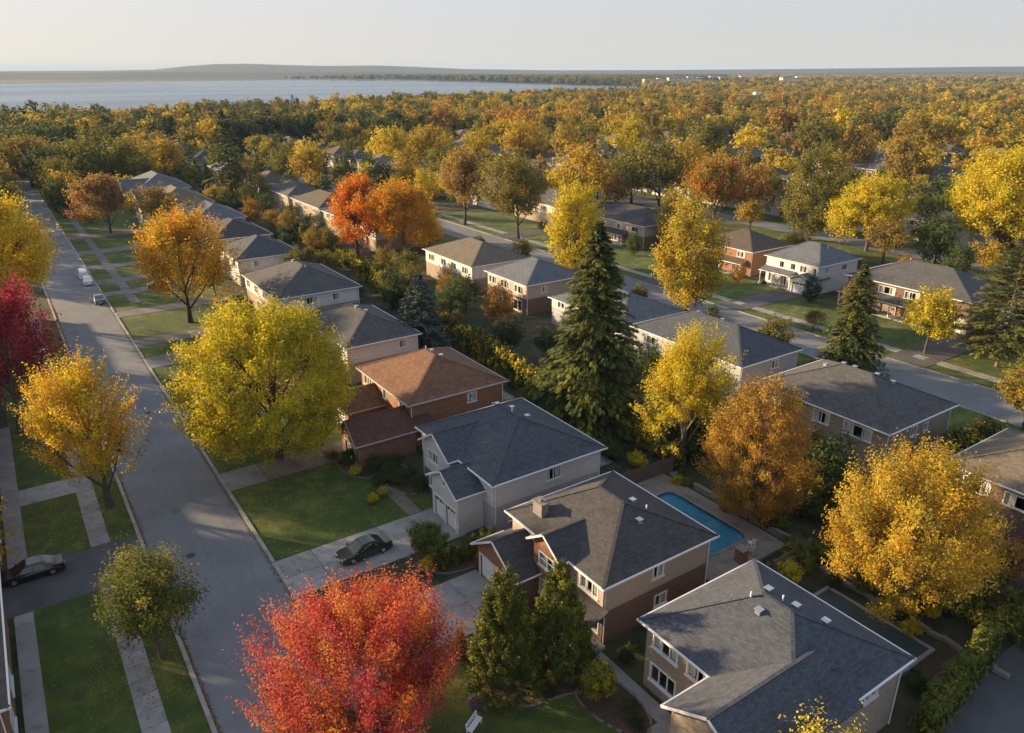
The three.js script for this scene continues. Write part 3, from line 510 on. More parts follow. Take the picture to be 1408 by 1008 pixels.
makeHouse({ label: 'pale house with slate roof at the far end of the first street', x0: 37, x1: 53, z0: -284, z1: -258, eave: 5.8, ridge: 9.6, roof: M.roofSlate, low: M.stuccoWhite, wings: [{ zc: -266, w: 8, xf: 34, eave: 5.2, peak: 8.4, back: 44, open: [W(-266, 3, 2.2, 1.4, 3)] }], open: { '+z': [W(41, 3.6, 1.5, 1.2), W(47, 3.6, 1.5, 1.2)] } });
// shaded row on the near side of the first street
for (const [z0, z1, label] of [[-61.2, -44.5, 'shaded brick house beside the dark driveway with white window trim'], [-98, -70.5, 'shaded brick house behind the small lawn and black sedan'], [-128, -106, 'shaded house behind the crimson tree'], [-160, -136, 'shaded house behind the yellow street tree']])
  makeHouse({ label, x0: -19, x1: -5.25, z0, z1, eave: 5.4, ridge: 8.2, roof: M.roofUmber, low: M.brickRed, up: M.brickRed, open: { '+x': [W(z0 + 4, 3.6, 2, 1.2), W(z1 - 3.4, 3.6, 2, 1.2), W(z1 - 3.6, .7, 2.2, 1.6, 3), W(z1 - 8, .7, 2.2, 1.6, 3)], '+z': [W(-12, 3.6, 1.4, 1.2)] } });
// row backing on to it, facing the second street
makeHouse({ label: 'brown brick house with tan-brown roof beyond the big golden tree', x0: 69.4, x1: 82.3, z0: -29.5, z1: -11, eave: 5.5, ridge: 8.4, roof: M.roofTan, low: M.brickBrown, up: M.brickBrown, open: { '-x': [W(-26.4, 3.6, 2.4, 1.3, 3), W(-22.6, 3.6, 2.8, 1.3, 3), W(-18, 3.6, 2.4, 1.3, 3), W(-25, .3, 2.6, 2, 2), W(-20, .6, 2, 1.6)] } });
makeHouse({ label: 'tan brick house with speckled grey roof behind the rust-orange tree', x0: 70.6, x1: 84.0, z0: -52.6, z1: -35.5, eave: 5.5, ridge: 8.5, roof: M.roofGrey, low: M.brickTan, up: M.brickTan, open: { '-x': [W(-51, 3.6, 1.4, 1.3, 1), W(-48.6, 3.6, 2.4, 1.3, 2), W(-43.6, 3.55, 2.0, 1.4, 2), W(-39.2, 3.55, 3.2, 1.4, 3), W(-48, .2, 2.6, 2.1, 3), W(-44, .2, 3, 2.1, 3)], '+z': [W(76.2, 3.6, 1.2, 1.2), W(78.6, 3.6, .8, 1.0, 1)] }, vents: [[77.8, -46], [77.6, -44.5], [78, -42], [77.4, -48], [78.6, -40.4]] });
makeHouse({ label: 'grey walled house with navy blue roof behind the bright yellow tree', x0: 73.2, x1: 85.4, z0: -77, z1: -56.6, eave: 5.4, ridge: 8.2, roof: M.roofBlue, low: M.sidingGrey, up: M.sidingGrey, open: { '-x': [W(-73, 3.6, 2, 1.2), W(-62, 3.6, 2, 1.2)], '+z': [W(80.4, 3.6, 1.4, 1.2)] }, vents: [[79.6, -70], [80, -66]] });
makeHouse({ label: 'grey roofed house half hidden behind the big spruce', x0: 74, x1: 87, z0: -98, z1: -79.2, eave: 4.6, ridge: 7.2, roof: M.roofSlate, low: M.sidingGrey, up: M.sidingWhite, open: { '-x': [W(-95, 3.2, 2, 1.1), W(-85, 3.2, 2, 1.1)], '+z': [W(80, 3.2, 1.4, 1.1)] } });
makeHouse({ label: 'brick house with pale blue-grey roof and long rear window band', x0: 72.8, x1: 86.2, z0: -116.2, z1: -102.8, eave: 5.5, ridge: 8.3, ridgeLen: 2, roof: M.roofSlate, low: M.brickBrown, up: M.sidingTan, open: { '-x': [W(-114, 3.5, 2.6, 1.4, 3), W(-110, 3.5, 2.8, 1.4, 3), W(-105.6, 3.5, 2.8, 1.4, 3), W(-112, .3, 2.6, 2), W(-106, .3, 2.6, 2)], '+z': [W(77, 3.6, 1.2, 1.2)] } });
makeHouse({ label: 'house with moss-tinted tan roof between the orange trees and blue-grey roof', x0: 72, x1: 86, z0: -139, z1: -119.6, eave: 5.5, ridge: 8.3, roof: M.roofTan, low: M.brickTan, up: M.stuccoWhite, open: { '-x': [W(-136, 3.5, 2.6, 1.4, 3), W(-131, 3.5, 2, 1.4), W(-127, 3.5, 2, 1.4), W(-122.6, 3.5, 2.4, 1.4, 3)], '+z': [W(78, 3.6, 1.2, 1.2)] } });
makeHouse({ label: 'dark roofed house behind the bright orange tree', x0: 72, x1: 86, z0: -178, z1: -163, eave: 5.3, ridge: 8, roof: M.roofUmber, low: M.brickTan, up: M.stuccoWhite, open: { '-x': [W(-175, 3.5, 2.4, 1.3, 3), W(-167, 3.5, 2.4, 1.3, 3)] } });
makeHouse({ label: 'house half hidden past the red-orange tree', x0: 72, x1: 86, z0: -196.5, z1: -181, eave: 5.3, ridge: 8, roof: M.roofGrey, low: M.brickTan, up: M.sidingTan, open: { '-x': [W(-193, 3.5, 2.4, 1.3, 3), W(-185, 3.5, 2.4, 1.3, 3)] } });
makeHouse({ label: 'long umber roofed house near the tall dark spruce, sunlit tan rear wall', x0: 72, x1: 85.2, z0: -221, z1: -198.5, eave: 5.5, ridge: 8.2, roof: M.roofUmber, low: M.brickTan, up: M.brickTan, open: { '-x': [W(-217, 3.5, 2.4, 1.3, 3), W(-210, 3.5, 2.4, 1.3, 3), W(-203, 3.5, 2.4, 1.3, 3)], '+z': [W(76, 3.5, 1.4, 1.2), W(81, 3.5, 1.4, 1.2)] } });
makeHouse({ label: 'grey roofed house just past the long umber roofed one', x0: 72, x1: 85.2, z0: -247, z1: -224, eave: 5.5, ridge: 8.2, roof: M.roofGrey, low: M.brickTan, up: M.brickTan, open: { '-x': [W(-242, 3.5, 2.4, 1.3, 3), W(-230, 3.5, 2.4, 1.3, 3)] } });
// far side of the second street
makeHouse({ label: 'brown house with long dark roof and porch opposite the conical spruce', x0: 125.7, x1: 141, z0: -77, z1: -54.5, eave: 5.5, ridge: 8.6, roof: M.roofGrey, low: M.brickTan, up: M.brickBrown, open: { '-x': [W(-74, 3.6, 2.2, 1.3), W(-69, 3.6, 3, 1.3, 3), W(-64.5, 3.6, 2.6, 1.3, 2), W(-59, 3.6, 2.4, 1.3), W(-73, .3, 2, 2, 2), { t: 'door', c: -66, y0: .2, w: 1.6, h: 2.2 }, W(-62, .5, 2.6, 1.8, 3), { t: 'garage', c: -57.5, y0: 0, w: 3.6, h: 2.2 }] }, sheds: [{ z0: -77, z1: -61, d: 2.2, yl: 2.7, yh: 3.5, posts: [-76.6, -72, -67, -61.4] }], vents: [[134, -70, 'pipe'], [134.6, -64]] });
makeHouse({ label: 'dark roofed house screened by the large yellow-green fir', x0: 126.5, x1: 141, z0: -52, z1: -34, eave: 5.2, ridge: 8.2, roof: M.roofBlue, low: M.brickTan, up: M.sidingWhite, open: { '-x': [W(-49, 3.5, 2.2, 1.3), W(-44, 3.5, 2.2, 1.3), W(-39, 3.5, 2.2, 1.3)] } });
makeHouse({ label: 'white two-storey house with white garage and grey hip roof across the street', x0: 125.8, x1: 139.2, z0: -95, z1: -82.4, eave: 5.6, ridge: 8.5, ridgeLen: 2.4, roof: M.roofSlate, low: M.stuccoWhite, up: M.sidingWhite, open: { '-x': [W(-93.6, 3.8, 2, 1.3), W(-91, 3.8, 1.2, 1.3, 1), W(-88.4, 3.8, 1.3, 1.3, 1), W(-86, 3.8, 1.8, 1.3, 2), W(-83.6, 3.8, .8, 1.3, 1), W(-93, .6, 1.8, 1.7), W(-90.2, .4, 1.6, 1.9), { t: 'door', c: -88.3, y0: .1, w: 1, h: 2.1 }], '+z': [W(129, 3.8, 1.0, 1.2, 1), W(134.5, 3.8, 1.6, 1.2)] }, sheds: [{ z0: -95, z1: -87.4, d: 1.8, yl: 2.9, yh: 3.6, posts: [-94.7, -91.6, -87.7] }], wings: [{ zc: -85, w: 5.2, xf: 124.4, eave: 2.9, peak: 3.95, back: 130, mat: M.stuccoWhite, open: [{ t: 'garage', c: -85, y0: 0, w: 3.6, h: 2.3, lites: 1 }] }], vents: [[133, -86, 'pipe']] });
makeHouse({ label: 'orange-brown brick house with umber roof next to the white house', x0: 126.8, x1: 140, z0: -114, z1: -98.8, eave: 5.2, ridge: 8.1, roof: M.roofUmber, low: M.brickRed, up: M.brickRed, open: { '-x': [W(-111, 3.6, 2, 1.2), W(-102, 3.6, 2, 1.2), W(-103, .5, 2, 1.8)] }, sheds: [{ z0: -113, z1: -100, d: 2, yl: 2.6, yh: 3.3, posts: [-112.6, -106, -100.4] }] });
makeHouse({ label: 'dark brown house with porch posts past the bright yellow street tree', x0: 126.5, x1: 141, z0: -155, z1: -130.5, eave: 5.5, ridge: 8.4, roof: M.roofCharcoal, low: M.brickBrown, up: M.sidingTan, open: { '-x': [W(-151, 3.6, 2, 1.3), W(-146, 3.6, 3, 1.3, 3), W(-140, 3.6, 3, 1.3, 3), W(-134, 3.6, 2.4, 1.3), W(-148, .4, 2.4, 2, 3), W(-141, .4, 2.4, 2, 3)] }, sheds: [{ z0: -153, z1: -136, d: 2.2, yl: 2.6, yh: 3.4, posts: [-152.6, -147, -142, -136.4] }] });
makeHouse({ label: 'grey roofed house behind the bronze-green street tree', x0: 126.5, x1: 141, z0: -186, z1: -164, eave: 5.4, ridge: 8.4, roof: M.roofGrey, low: M.brickTan, up: M.stuccoWhite, open: { '-x': [W(-181, 3.6, 2, 1.3), W(-171, 3.6, 3, 1.3, 3)] } });

// ---------- vegetation ----------
const leafMat = (r, g, b) => new THREE.MeshPhysicalMaterial({ color: lin(r, g, b), vertexColors: true, roughness: .95, specularIntensity: .35, transmission: .5, thickness: 0 });
const needleMat = (r, g, b) => new THREE.MeshPhysicalMaterial({ color: lin(r, g, b), vertexColors: true, roughness: .95, specularIntensity: .3, transmission: .15, thickness: 0 });
const LEAF = leafMat(1, 1, 1), NEEDLE = needleMat(1, 1, 1);
class Leaves {
  constructor() { this.p = []; this.n = []; this.c = []; this.i = []; this.k = 0; }
  add(x, y, z, dx, dy, dz, sx, sy, sz, L, Wd, r, g, b) {         // a pointed leaf with its long axis d and cross axis s
    const l = L / 2, w = Wd / 2; let nx = dz * sy - dy * sz, ny = dx * sz - dz * sx, nz = dy * sx - dx * sy; const m = 1 / Math.hypot(nx, ny, nz); nx *= m; ny *= m; nz *= m;
    this.p.push(x - dx * l, y - dy * l, z - dz * l, x + sx * w, y + sy * w, z + sz * w, x + dx * l, y + dy * l, z + dz * l, x - sx * w, y - sy * w, z - sz * w);
    for (let q = 0; q < 4; q++) { this.n.push(nx, ny, nz); this.c.push(r, g, b); }
    const k = this.k; this.i.push(k, k + 1, k + 2, k, k + 2, k + 3); this.k += 4;
  }
  build() {
    const g = new THREE.BufferGeometry();
    g.setAttribute('position', new THREE.BufferAttribute(new Float32Array(this.p), 3)); g.setAttribute('normal', new THREE.BufferAttribute(new Float32Array(this.n), 3));
    g.setAttribute('color', new THREE.BufferAttribute(new Float32Array(this.c), 3)); g.setIndex(this.i); return g;
  }
}
const gauss = (r) => (r() + r() + r() + r() - 2) * 1.0;
function unit(r) { const z = r() * 2 - 1, a = r() * 6.2832, q = Math.sqrt(1 - z * z); return V(q * Math.cos(a), z, q * Math.sin(a)); }
function pick(r, pal) { let t = 0; for (const p of pal) t += p[3] ?? 1; let u = r() * t; for (const p of pal) { u -= p[3] ?? 1; if (u <= 0) return p; } return pal[0]; }
function lobes(r, n, amp = 1) { const L = []; for (let i = 0; i < n; i++) L.push([unit(r), (.1 + .22 * r()) * amp, 2 + 3 * r()]); return (d) => { let s = 1; for (const [u, a, k] of L) s += a * (Math.exp(k * (d.dot(u) - 1)) - .22); return s; }; }
// broad-leaved tree: o = { h, rx, rz, base (crown start), top, clusters, leaves, size, pal, up (how steeply the sprays rise), profile, seed, shift }
function broadleaf(o) {
  const r = rng(o.seed), lv = new Leaves(), wood = new GB(), base = o.base ?? o.h * .22, cy = (base + o.h) / 2, ry = (o.h - base) / 2, rx = o.rx, rz = o.rz ?? o.rx, off = o.shift ?? [0, 0], lob = lobes(r, 9, o.lobe ?? 1), up = o.up ?? .5, prof = o.profile;
  const tr = o.trunk ?? o.h * .018, lean = (r() - .5) * .06 * o.h, fork = base + ry * .35, sides = o.lod ? 4 : 7;
  const tp = []; for (let i = 0; i <= 5; i++) { const t = i / 5; tp.push(V(off[0] * t * t * .7 + lean * t * .4 + (r() - .5) * tr, t * (cy + ry * .35), off[1] * t * t * .7 + (r() - .5) * tr)); }
  const rad = tp.map((_, i) => tr * (i === 0 ? 1.5 : 1 - i * .16)); wood.tube(tp, rad, sides);
  const at = (y) => { const t = Math.min(.999, y / (cy + ry * .35)) * 5, i = Math.floor(t); return tp[i].clone().lerp(tp[i + 1], t - i); };
  const limbs = [], nl = o.limbs ?? 11;
  for (let i = 0; i < nl; i++) {
    const a = i * 2.4 + r() * .6, s = at(base * .85 + (fork - base * .85 + ry * .5) * (i / nl)), e = .35 + .5 * r(), end = V(off[0] + Math.cos(a) * rx * .62 * (1 - i / nl * .5), cy - ry * .25 + ry * 1.0 * (i / nl) * e + ry * .2 * r(), off[1] + Math.sin(a) * rz * .62 * (1 - i / nl * .5));
    const m = s.clone().lerp(end, .5).add(V(0, ry * (.06 - .1 * up), 0)), pts = [s, m, end]; limbs.push(pts); wood.tube(pts, [tr * .5, tr * .3, tr * .1], o.lod ? 3 : 5);
  }
  const cl = o.clusters, R = Math.cbrt(rx * rz * ry), cr = R * (o.clump ?? 1.2) / Math.cbrt(cl) * 1.0;
  for (let k = 0; k < cl; k++) {
    let d = unit(r); if (d.y < -.75) d.y = -d.y; const t = o.hollow ?? .5, f = Math.pow(t + (1 - t) * r(), .6) * lob(d) * (o.fill ?? .92);
    const yy = d.y * f; let C = V(off[0] + d.x * f * rx, cy + yy * ry, off[1] + d.z * f * rz);
    if (prof) { let q = r(); for (let g = 0; g < 6 && prof(q) < r(); g++) q = r(); const a = r() * 6.2832, w = prof(q) * (t + (1 - t) * Math.sqrt(r())) * (.85 + .3 * (lob(d) - .8)); d = V(Math.cos(a), q - .4, Math.sin(a)); C = V(off[0] + d.x * w * rx, base + q * (o.h - base), off[1] + d.z * w * rz); }
    const out = V(d.x, d.y * .6 + up, d.z).normalize();
    if (!o.lod || k % 3 === 0) { const L = limbs[Math.floor(r() * limbs.length)]; let best = L, bd = 1e9; for (const q of limbs) { const dd = q[2].distanceToSquared(C); if (dd < bd) { bd = dd; best = q; } } const s = best[1].clone().lerp(best[2], .3 + .7 * r()), m = s.clone().lerp(C, .55).add(V(0, -.05 * R, 0)); wood.tube([s, m, C.clone().addScaledVector(out, cr * .4)], [tr * .13, tr * .08, tr * .025], 3); }
    const c0 = pick(r, o.pal), c1 = pick(r, o.pal), tint = .82 + .36 * r(), el = o.elong ?? 1.5, hue = mix3(c0, c1, r() * .5);
    const s1 = out.clone().cross(V(.3, .2, 1)).normalize(), s2 = out.clone().cross(s1);
    for (let j = 0; j < o.leaves; j++) {
      const a = gauss(r) * cr * el * .8, b = gauss(r) * cr * .62, e = gauss(r) * cr * .62, tap = 1 - .35 * Math.max(0, a / (cr * el));
      const x = C.x + out.x * a + (s1.x * b + s2.x * e) * tap, y = C.y + out.y * a + (s1.y * b + s2.y * e) * tap, z = C.z + out.z * a + (s1.z * b + s2.z * e) * tap;
      if (y < .2) continue;
      const q = unit(r), jn = o.lod ? .6 : .85, nn = V((x - off[0]) / rx * .8 + q.x * jn, (y - cy) / ry * .6 + .3 + q.y * jn, (z - off[1]) / rz * .8 + q.z * jn).normalize(), w = unit(r), dd = nn.clone().cross(w).normalize(), s = dd.clone().cross(nn).normalize(), L = o.size * (.7 + .6 * r()), v = tint * (o.lod ? .86 + .28 * r() : .75 + .5 * r()), cc = r() < .12 ? pick(r, o.pal) : hue;
      lv.add(x, y, z, dd.x, dd.y, dd.z, s.x, s.y, s.z, L, L * (o.wide ?? .62), cc[0] * v, cc[1] * v, cc[2] * v);
    }
  }
  return { wood: wood.build(), crown: lv.build() };
}
function spruce(o) {                            // conifer with whorled drooping branches
  const r = rng(o.seed), lv = new Leaves(), wood = new GB(), h = o.h, R = o.r, tr = o.trunk ?? h * .014; wood.tube([V(0, 0, 0), V(.1, h * .5, 0), V(0, h * .97, 0)], [tr, tr * .6, tr * .08], o.lod ? 4 : 7);
  const nw = o.whorls, y0 = o.low ?? h * .05;
  for (let i = 0; i < nw; i++) {
    const t = (i + r() * .7) / nw, y = y0 + (h - y0) * t, reach = R * Math.pow(1 - t, o.power ?? .82) * (t < .1 ? .8 + t * 2 : 1) + .12, nb = Math.max(4, Math.round((o.branches ?? 8) * (.5 + .5 * (1 - t))));
    for (let b = 0; b < nb; b++) {
      const a = b / nb * 6.2832 + i * 1.1 + r() * .7, L = reach * (.7 + .45 * r()), dx = Math.cos(a), dz = Math.sin(a), rise = (o.rise ?? .1) + .55 * t, sag = o.sag ?? .35, c0 = pick(r, o.pal), tint = .75 + .5 * r();
      if (!o.lod) wood.tube([V(0, y, 0), V(dx * L * .9, y + L * (rise * .9 - sag * .81), dz * L * .9)], [tr * .16, tr * .04], 3);
      const ns = Math.max(3, Math.round((o.sprays ?? 9) * (.35 + L / R)));
      for (let k = 0; k < ns; k++) {
        const u = .12 + .88 * Math.pow((k + r()) / ns, .8), x = dx * L * u, z = dz * L * u, yy = y + L * (rise * u - sag * u * u), side = (r() - .5) * L * .34 * (1.15 - u * .6), px = -dz, pz = dx;
        for (let q = 0; q < (o.multi ?? 2); q++) {
          const sgn = side > 0 ? 1 : -1, dd = V(dx * .8 + px * sgn * .6 * r(), (rise - sag * 2 * u) * .7 - .25 * r() + (o.lift ?? 0), dz * .8 + pz * sgn * .6 * r()).normalize(), s = dd.clone().cross(V((r() - .5), 1, (r() - .5))).normalize(), S = o.size * (.7 + .6 * r()), v = tint * (.7 + .6 * r());
          lv.add(x + px * side + (r() - .5) * S * .6, yy + (r() - .5) * S * .5 - .05, z + pz * side + (r() - .5) * S * .6, dd.x, dd.y, dd.z, s.x, s.y, s.z, S, S * (o.wide ?? .45), c0[0] * v, c0[1] * v, c0[2] * v);
        }
      }
    }
  }
  return { wood: wood.build(), crown: lv.build() };
}
function tree(name, label, x, z, parts, mats, group, turn = 0, scale = 1) {
  const g = thing(name, label, 'tree', x, z, turn, group); if (scale !== 1) g.scale.setScalar(scale);
  mesh('trunk', parts.wood, mats[1] ?? M.bark, g); mesh('crown', parts.crown, mats[0] ?? LEAF, g); return g;
}
const PAL = {
  yellow: [[.62, .50, .015, 3], [.56, .46, .018, 2], [.36, .36, .02, 1], [.62, .42, .015, 1]],
  yellowGreen: [[.60, .49, .014, 3.4], [.46, .40, .016, 2.6], [.27, .28, .02, 1.6], [.64, .49, .014, 2.4]],
  gold: [[.60, .40, .022, 3], [.54, .32, .02, 2.4], [.44, .34, .025, 1.4], [.30, .25, .03, 1]],
  orange: [[.72, .34, .012, 3], [.68, .40, .014, 2.5], [.58, .21, .012, 1.4], [.46, .31, .022, .8]],
  redOrange: [[.62, .18, .014, 3], [.64, .26, .014, 3], [.52, .11, .018, 1.5], [.48, .29, .02, 1]],
  red: [[.50, .060, .050, 3], [.58, .095, .065, 2.6], [.58, .18, .030, 2.4], [.36, .036, .055, 1.4], [.56, .27, .03, 1.2], [.30, .16, .03, .5]],
  crimson: [[.32, .022, .050, 3], [.42, .040, .075, 2], [.22, .020, .035, 2], [.48, .12, .035, 1]],
  rust: [[.44, .25, .028, 3], [.36, .18, .025, 2], [.48, .31, .03, 2], [.24, .18, .03, 1]],
  bronze: [[.30, .23, .035, 3], [.22, .20, .035, 2.5], [.37, .27, .04, 1.4], [.14, .15, .03, 1]],
  pink: [[.42, .25, .09, 3], [.34, .18, .08, 2], [.44, .30, .06, 2], [.27, .21, .045, 1]],
  olive: [[.17, .185, .025, 3], [.125, .155, .022, 2.5], [.25, .24, .03, 1.5], [.09, .12, .02, 1]],
  green: [[.075, .12, .022, 3], [.055, .092, .018, 2], [.12, .155, .025, 1.5]],
  darkGreen: [[.042, .068, .018, 3], [.032, .054, .016, 2], [.064, .086, .02, 1]],
  spruce: [[.082, .108, .024, 3], [.056, .078, .020, 2.2], [.14, .15, .026, 1.8], [.17, .16, .03, .8]],
  blue: [[.062, .095, .085, 3], [.045, .075, .07, 2], [.08, .11, .085, 1]],
  cedar: [[.092, .112, .016, 3], [.062, .084, .014, 2], [.155, .16, .020, 1.8], [.22, .19, .02, .7]],
};
const noseFlame = (t) => Math.sqrt(Math.max(.02, Math.sin(Math.PI * Math.pow(t, .8)))) * .95;
const egg = (t) => Math.sqrt(Math.max(.02, Math.sin(Math.PI * Math.pow(Math.max(0, Math.min(1, t)), .72))));
const cone = (t) => Math.max(.05, 1.12 * (1 - t));
const lateTrees = [];
// the trees one by one, nearest first
tree('maple_tree', 'fiery red and orange maple beside the kerb in front of the brick garage house', 14.7, -32.6, broadleaf({ seed: 11, h: 14.0, rx: 8.2, rz: 7.8, base: .6, clusters: 460, leaves: 200, size: .15, pal: PAL.red, up: 1.3, elong: 2.8, hollow: .25, shift: [-2.4, -.8], clump: .7, trunk: .3 }), [LEAF, M.barkPale]);
tree('ash_tree', 'huge round yellow-green tree on the front lawn of the brown brick house', 20.4, -75.8, broadleaf({ seed: 12, h: 17.4, rx: 9.2, base: .6, clusters: 680, leaves: 120, size: .255, pal: PAL.yellowGreen, up: .5, elong: 1.5, hollow: .6, clump: 1.1, lobe: .28, fill: 1 }), [LEAF, M.bark]);
tree('street_tree', 'thin orange-gold street tree on the boulevard by the crimson tree', 3.5, -75.4, broadleaf({ seed: 13, h: 16.6, rx: 5.7, base: 1.8, clusters: 260, leaves: 115, size: .205, pal: [...PAL.gold, ...PAL.yellow, ...PAL.orange.slice(0, 2)], up: 1.2, elong: 2.6, hollow: .25, clump: .75, shift: [-1.2, 0] }), [LEAF, M.bark]);
tree('street_tree', 'small olive-green street tree on the boulevard beside the dark driveway', 3.4, -50.6, broadleaf({ seed: 14, h: 8.9, rx: 4.0, base: 2.0, clusters: 170, leaves: 100, size: .2, pal: [...PAL.olive, [.24, .18, .03, 1]], up: .55, elong: 1.5, hollow: .35, clump: 1.4 }), [LEAF, M.bark]);
tree('maple_tree', 'wide golden-orange tree with dark trunk on the lawn by the parked cars', 23.7, -132.6, broadleaf({ seed: 15, h: 21, rx: 9.6, base: 2.4, clusters: 300, leaves: 95, size: .34, pal: [...PAL.gold, ...PAL.orange], up: 1.1, elong: 2.3, hollow: .3, clump: .85 }), [LEAF, M.barkDark]);
tree('maple_tree', 'deep crimson tree beside the first street', -2.6, -100, broadleaf({ seed: 16, h: 20, rx: 6.6, base: 2, clusters: 250, leaves: 95, size: .28, pal: PAL.crimson, up: 1.2, elong: 2.6, hollow: .3, clump: .8 }), [LEAF, M.barkPale]);
tree('maple_tree', 'big rounded golden-yellow tree beside the first street, past the crimson one', -1.4, -149, broadleaf({ seed: 17, h: 23.4, rx: 9.6, base: 3, clusters: 380, leaves: 90, size: .38, pal: [[.66, .52, .015, 3], [.66, .44, .015, 2]], up: .5, elong: 1.4, hollow: .5, clump: 1.4 }), [LEAF, M.bark]);
tree('garden_tree', 'rust-orange egg-shaped tree beside the blue pool', 53.6, -38.5, broadleaf({ seed: 18, h: 14.4, rx: 5.3, base: 1.2, clusters: 340, leaves: 125, size: .2, pal: PAL.rust, up: .8, elong: 1.7, hollow: .55, profile: egg, clump: .95 }), [LEAF, M.bark]);
tree('garden_tree', 'large spreading golden tree behind the dark covered pool', 54.4, -23.8, broadleaf({ seed: 19, h: 12.9, rx: 7.5, base: .4, clusters: 420, leaves: 140, size: .2, pal: [...PAL.gold, [.34, .26, .03, 2]], up: 1.0, elong: 2.2, hollow: .35, clump: .85 }), [LEAF, M.bark]);
tree('garden_tree', 'bright yellow loose-crowned tree beside the big spruce', 57.0, -50.6, broadleaf({ seed: 20, h: 16.8, rx: 5.8, base: 1.6, clusters: 260, leaves: 120, size: .215, pal: PAL.yellow, up: .8, elong: 1.8, hollow: .25, clump: .85 }), [LEAF, M.barkPale]);
tree('spruce_tree', 'tall dark green spruce between the back gardens', 54.6, -63.2, spruce({ seed: 21, h: 24.6, r: 7.6, whorls: 54, branches: 13, sprays: 18, multi: 6, size: .62, wide: .34, pal: PAL.spruce, sag: .42, rise: .12, low: .6 }), [NEEDLE, M.barkDark]);
tree('spruce_tree', 'dense conical spruce at the edge of the second street', 93.4, -54.6, spruce({ seed: 22, h: 16.2, r: 5.4, whorls: 44, branches: 11, sprays: 13, multi: 5, size: .52, wide: .36, low: .4, pal: PAL.spruce }), [NEEDLE, M.barkDark]);
tree('fir_tree', 'large yellow-green fir on the far boulevard before the dark roofed house', 115.5, -45.0, spruce({ seed: 23, h: 18.4, r: 7.2, whorls: 30, branches: 10, sprays: 13, multi: 6, size: .66, wide: .42, low: 2.2, power: .62, pal: [[.20, .215, .022, 3], [.13, .155, .02, 2.4], [.30, .27, .022, 1.2], [.08, .105, .02, 1.2]], sag: .22, rise: .26 }), [LEAF, M.barkPale]);
tree('street_tree', 'small yellow-green tree on the lawn of the long-roofed brown house', 112.2, -53.8, broadleaf({ seed: 24, h: 10, rx: 4.4, base: 2.2, clusters: 130, leaves: 60, size: .34, pal: PAL.yellowGreen, up: .4, hollow: .4 }), [LEAF, M.bark]);
tree('street_tree', 'tall golden tree at the kerb of the second street', 94.7, -86, broadleaf({ seed: 25, h: 20.3, rx: 6.4, base: 3.2, clusters: 230, leaves: 80, size: .4, pal: [...PAL.gold, ...PAL.bronze, ...PAL.yellow], up: .8, elong: 1.6, hollow: .4, profile: egg }), [LEAF, M.barkDark]);
tree('street_tree', 'bright lemon-yellow upright tree at the second street kerb', 94.8, -117, broadleaf({ seed: 26, h: 20.2, rx: 5.6, base: 2.6, clusters: 220, leaves: 75, size: .42, pal: PAL.yellow, up: .9, elong: 1.6, hollow: .4, profile: egg }), [LEAF, M.bark]);
tree('street_tree', 'bronze-green tree with reddish trunk on the far side of the second street', 109, -158, broadleaf({ seed: 27, h: 20, rx: 8.2, base: 3.5, clusters: 200, leaves: 70, size: .5, pal: PAL.bronze, up: .7, elong: 1.5, hollow: .4 }), [LEAF, M.bark]);
tree('street_tree', 'pinkish tan tree with a yellow lower side at the second street', 107.8, -182, broadleaf({ seed: 28, h: 21.5, rx: 7.6, base: 4, clusters: 200, leaves: 70, size: .5, pal: [...PAL.pink, [.45, .32, .03, 3]], up: .8, elong: 1.5, hollow: .4 }), [LEAF, M.bark]);
tree('maple_tree', 'glowing bright orange maple behind the moss-tinted roof', 74.4, -152.4, broadleaf({ seed: 29, h: 17.6, rx: 8.4, base: 2.4, clusters: 280, leaves: 85, size: .42, pal: PAL.orange, up: .5, elong: 1.4, hollow: .5 }), [LEAF, M.barkPale]);
tree('maple_tree', 'red-orange maple touching the bright orange one', 67.5, -163, broadleaf({ seed: 30, h: 19, rx: 7.2, base: 2, clusters: 220, leaves: 80, size: .45, pal: PAL.redOrange, up: .6, elong: 1.5, hollow: .45 }), [LEAF, M.bark]);
tree('street_tree', 'bright yellow round tree behind the white house', 169.5, -99.7, broadleaf({ seed: 31, h: 18.2, rx: 9.4, base: 1.4, clusters: 280, leaves: 80, size: .45, pal: PAL.yellow, up: .3, elong: 1.3, hollow: .5 }), [LEAF, M.bark]);
tree('street_tree', 'green-bronze tapering tree beside the bright yellow round one', 169, -115, broadleaf({ seed: 32, h: 23.5, rx: 7.6, base: 2.6, clusters: 220, leaves: 70, size: .5, pal: [...PAL.bronze, ...PAL.olive], up: .8, elong: 1.5, hollow: .45, profile: (t) => egg(t) * (1.1 - .35 * t) }), [LEAF, M.bark]);
tree('garden_tree', 'massive bright yellow tree above the large yellow-green fir', 184, -77.5, broadleaf({ seed: 33, h: 24.5, rx: 12.5, base: 2.4, clusters: 420, leaves: 85, size: .5, lobe: .5, pal: PAL.yellow, up: .4, elong: 1.3, hollow: .5 }), [LEAF, M.bark]);
tree('garden_tree', 'rusty orange and green tree behind the orange-brown brick house', 165, -143, broadleaf({ seed: 34, h: 18.5, rx: 9, base: 3, clusters: 200, leaves: 70, size: .52, pal: [...PAL.rust, ...PAL.redOrange, ...PAL.olive], up: .6, hollow: .45 }), [LEAF, M.bark]);
tree('street_tree', 'small rusty-green tree at the kerb of the second street', 94.8, -32.5, broadleaf({ seed: 35, h: 9.5, rx: 4.2, base: 1.2, clusters: 170, leaves: 70, size: .28, pal: [...PAL.rust, ...PAL.bronze, ...PAL.olive], up: .7, hollow: .4 }), [LEAF, M.bark]);
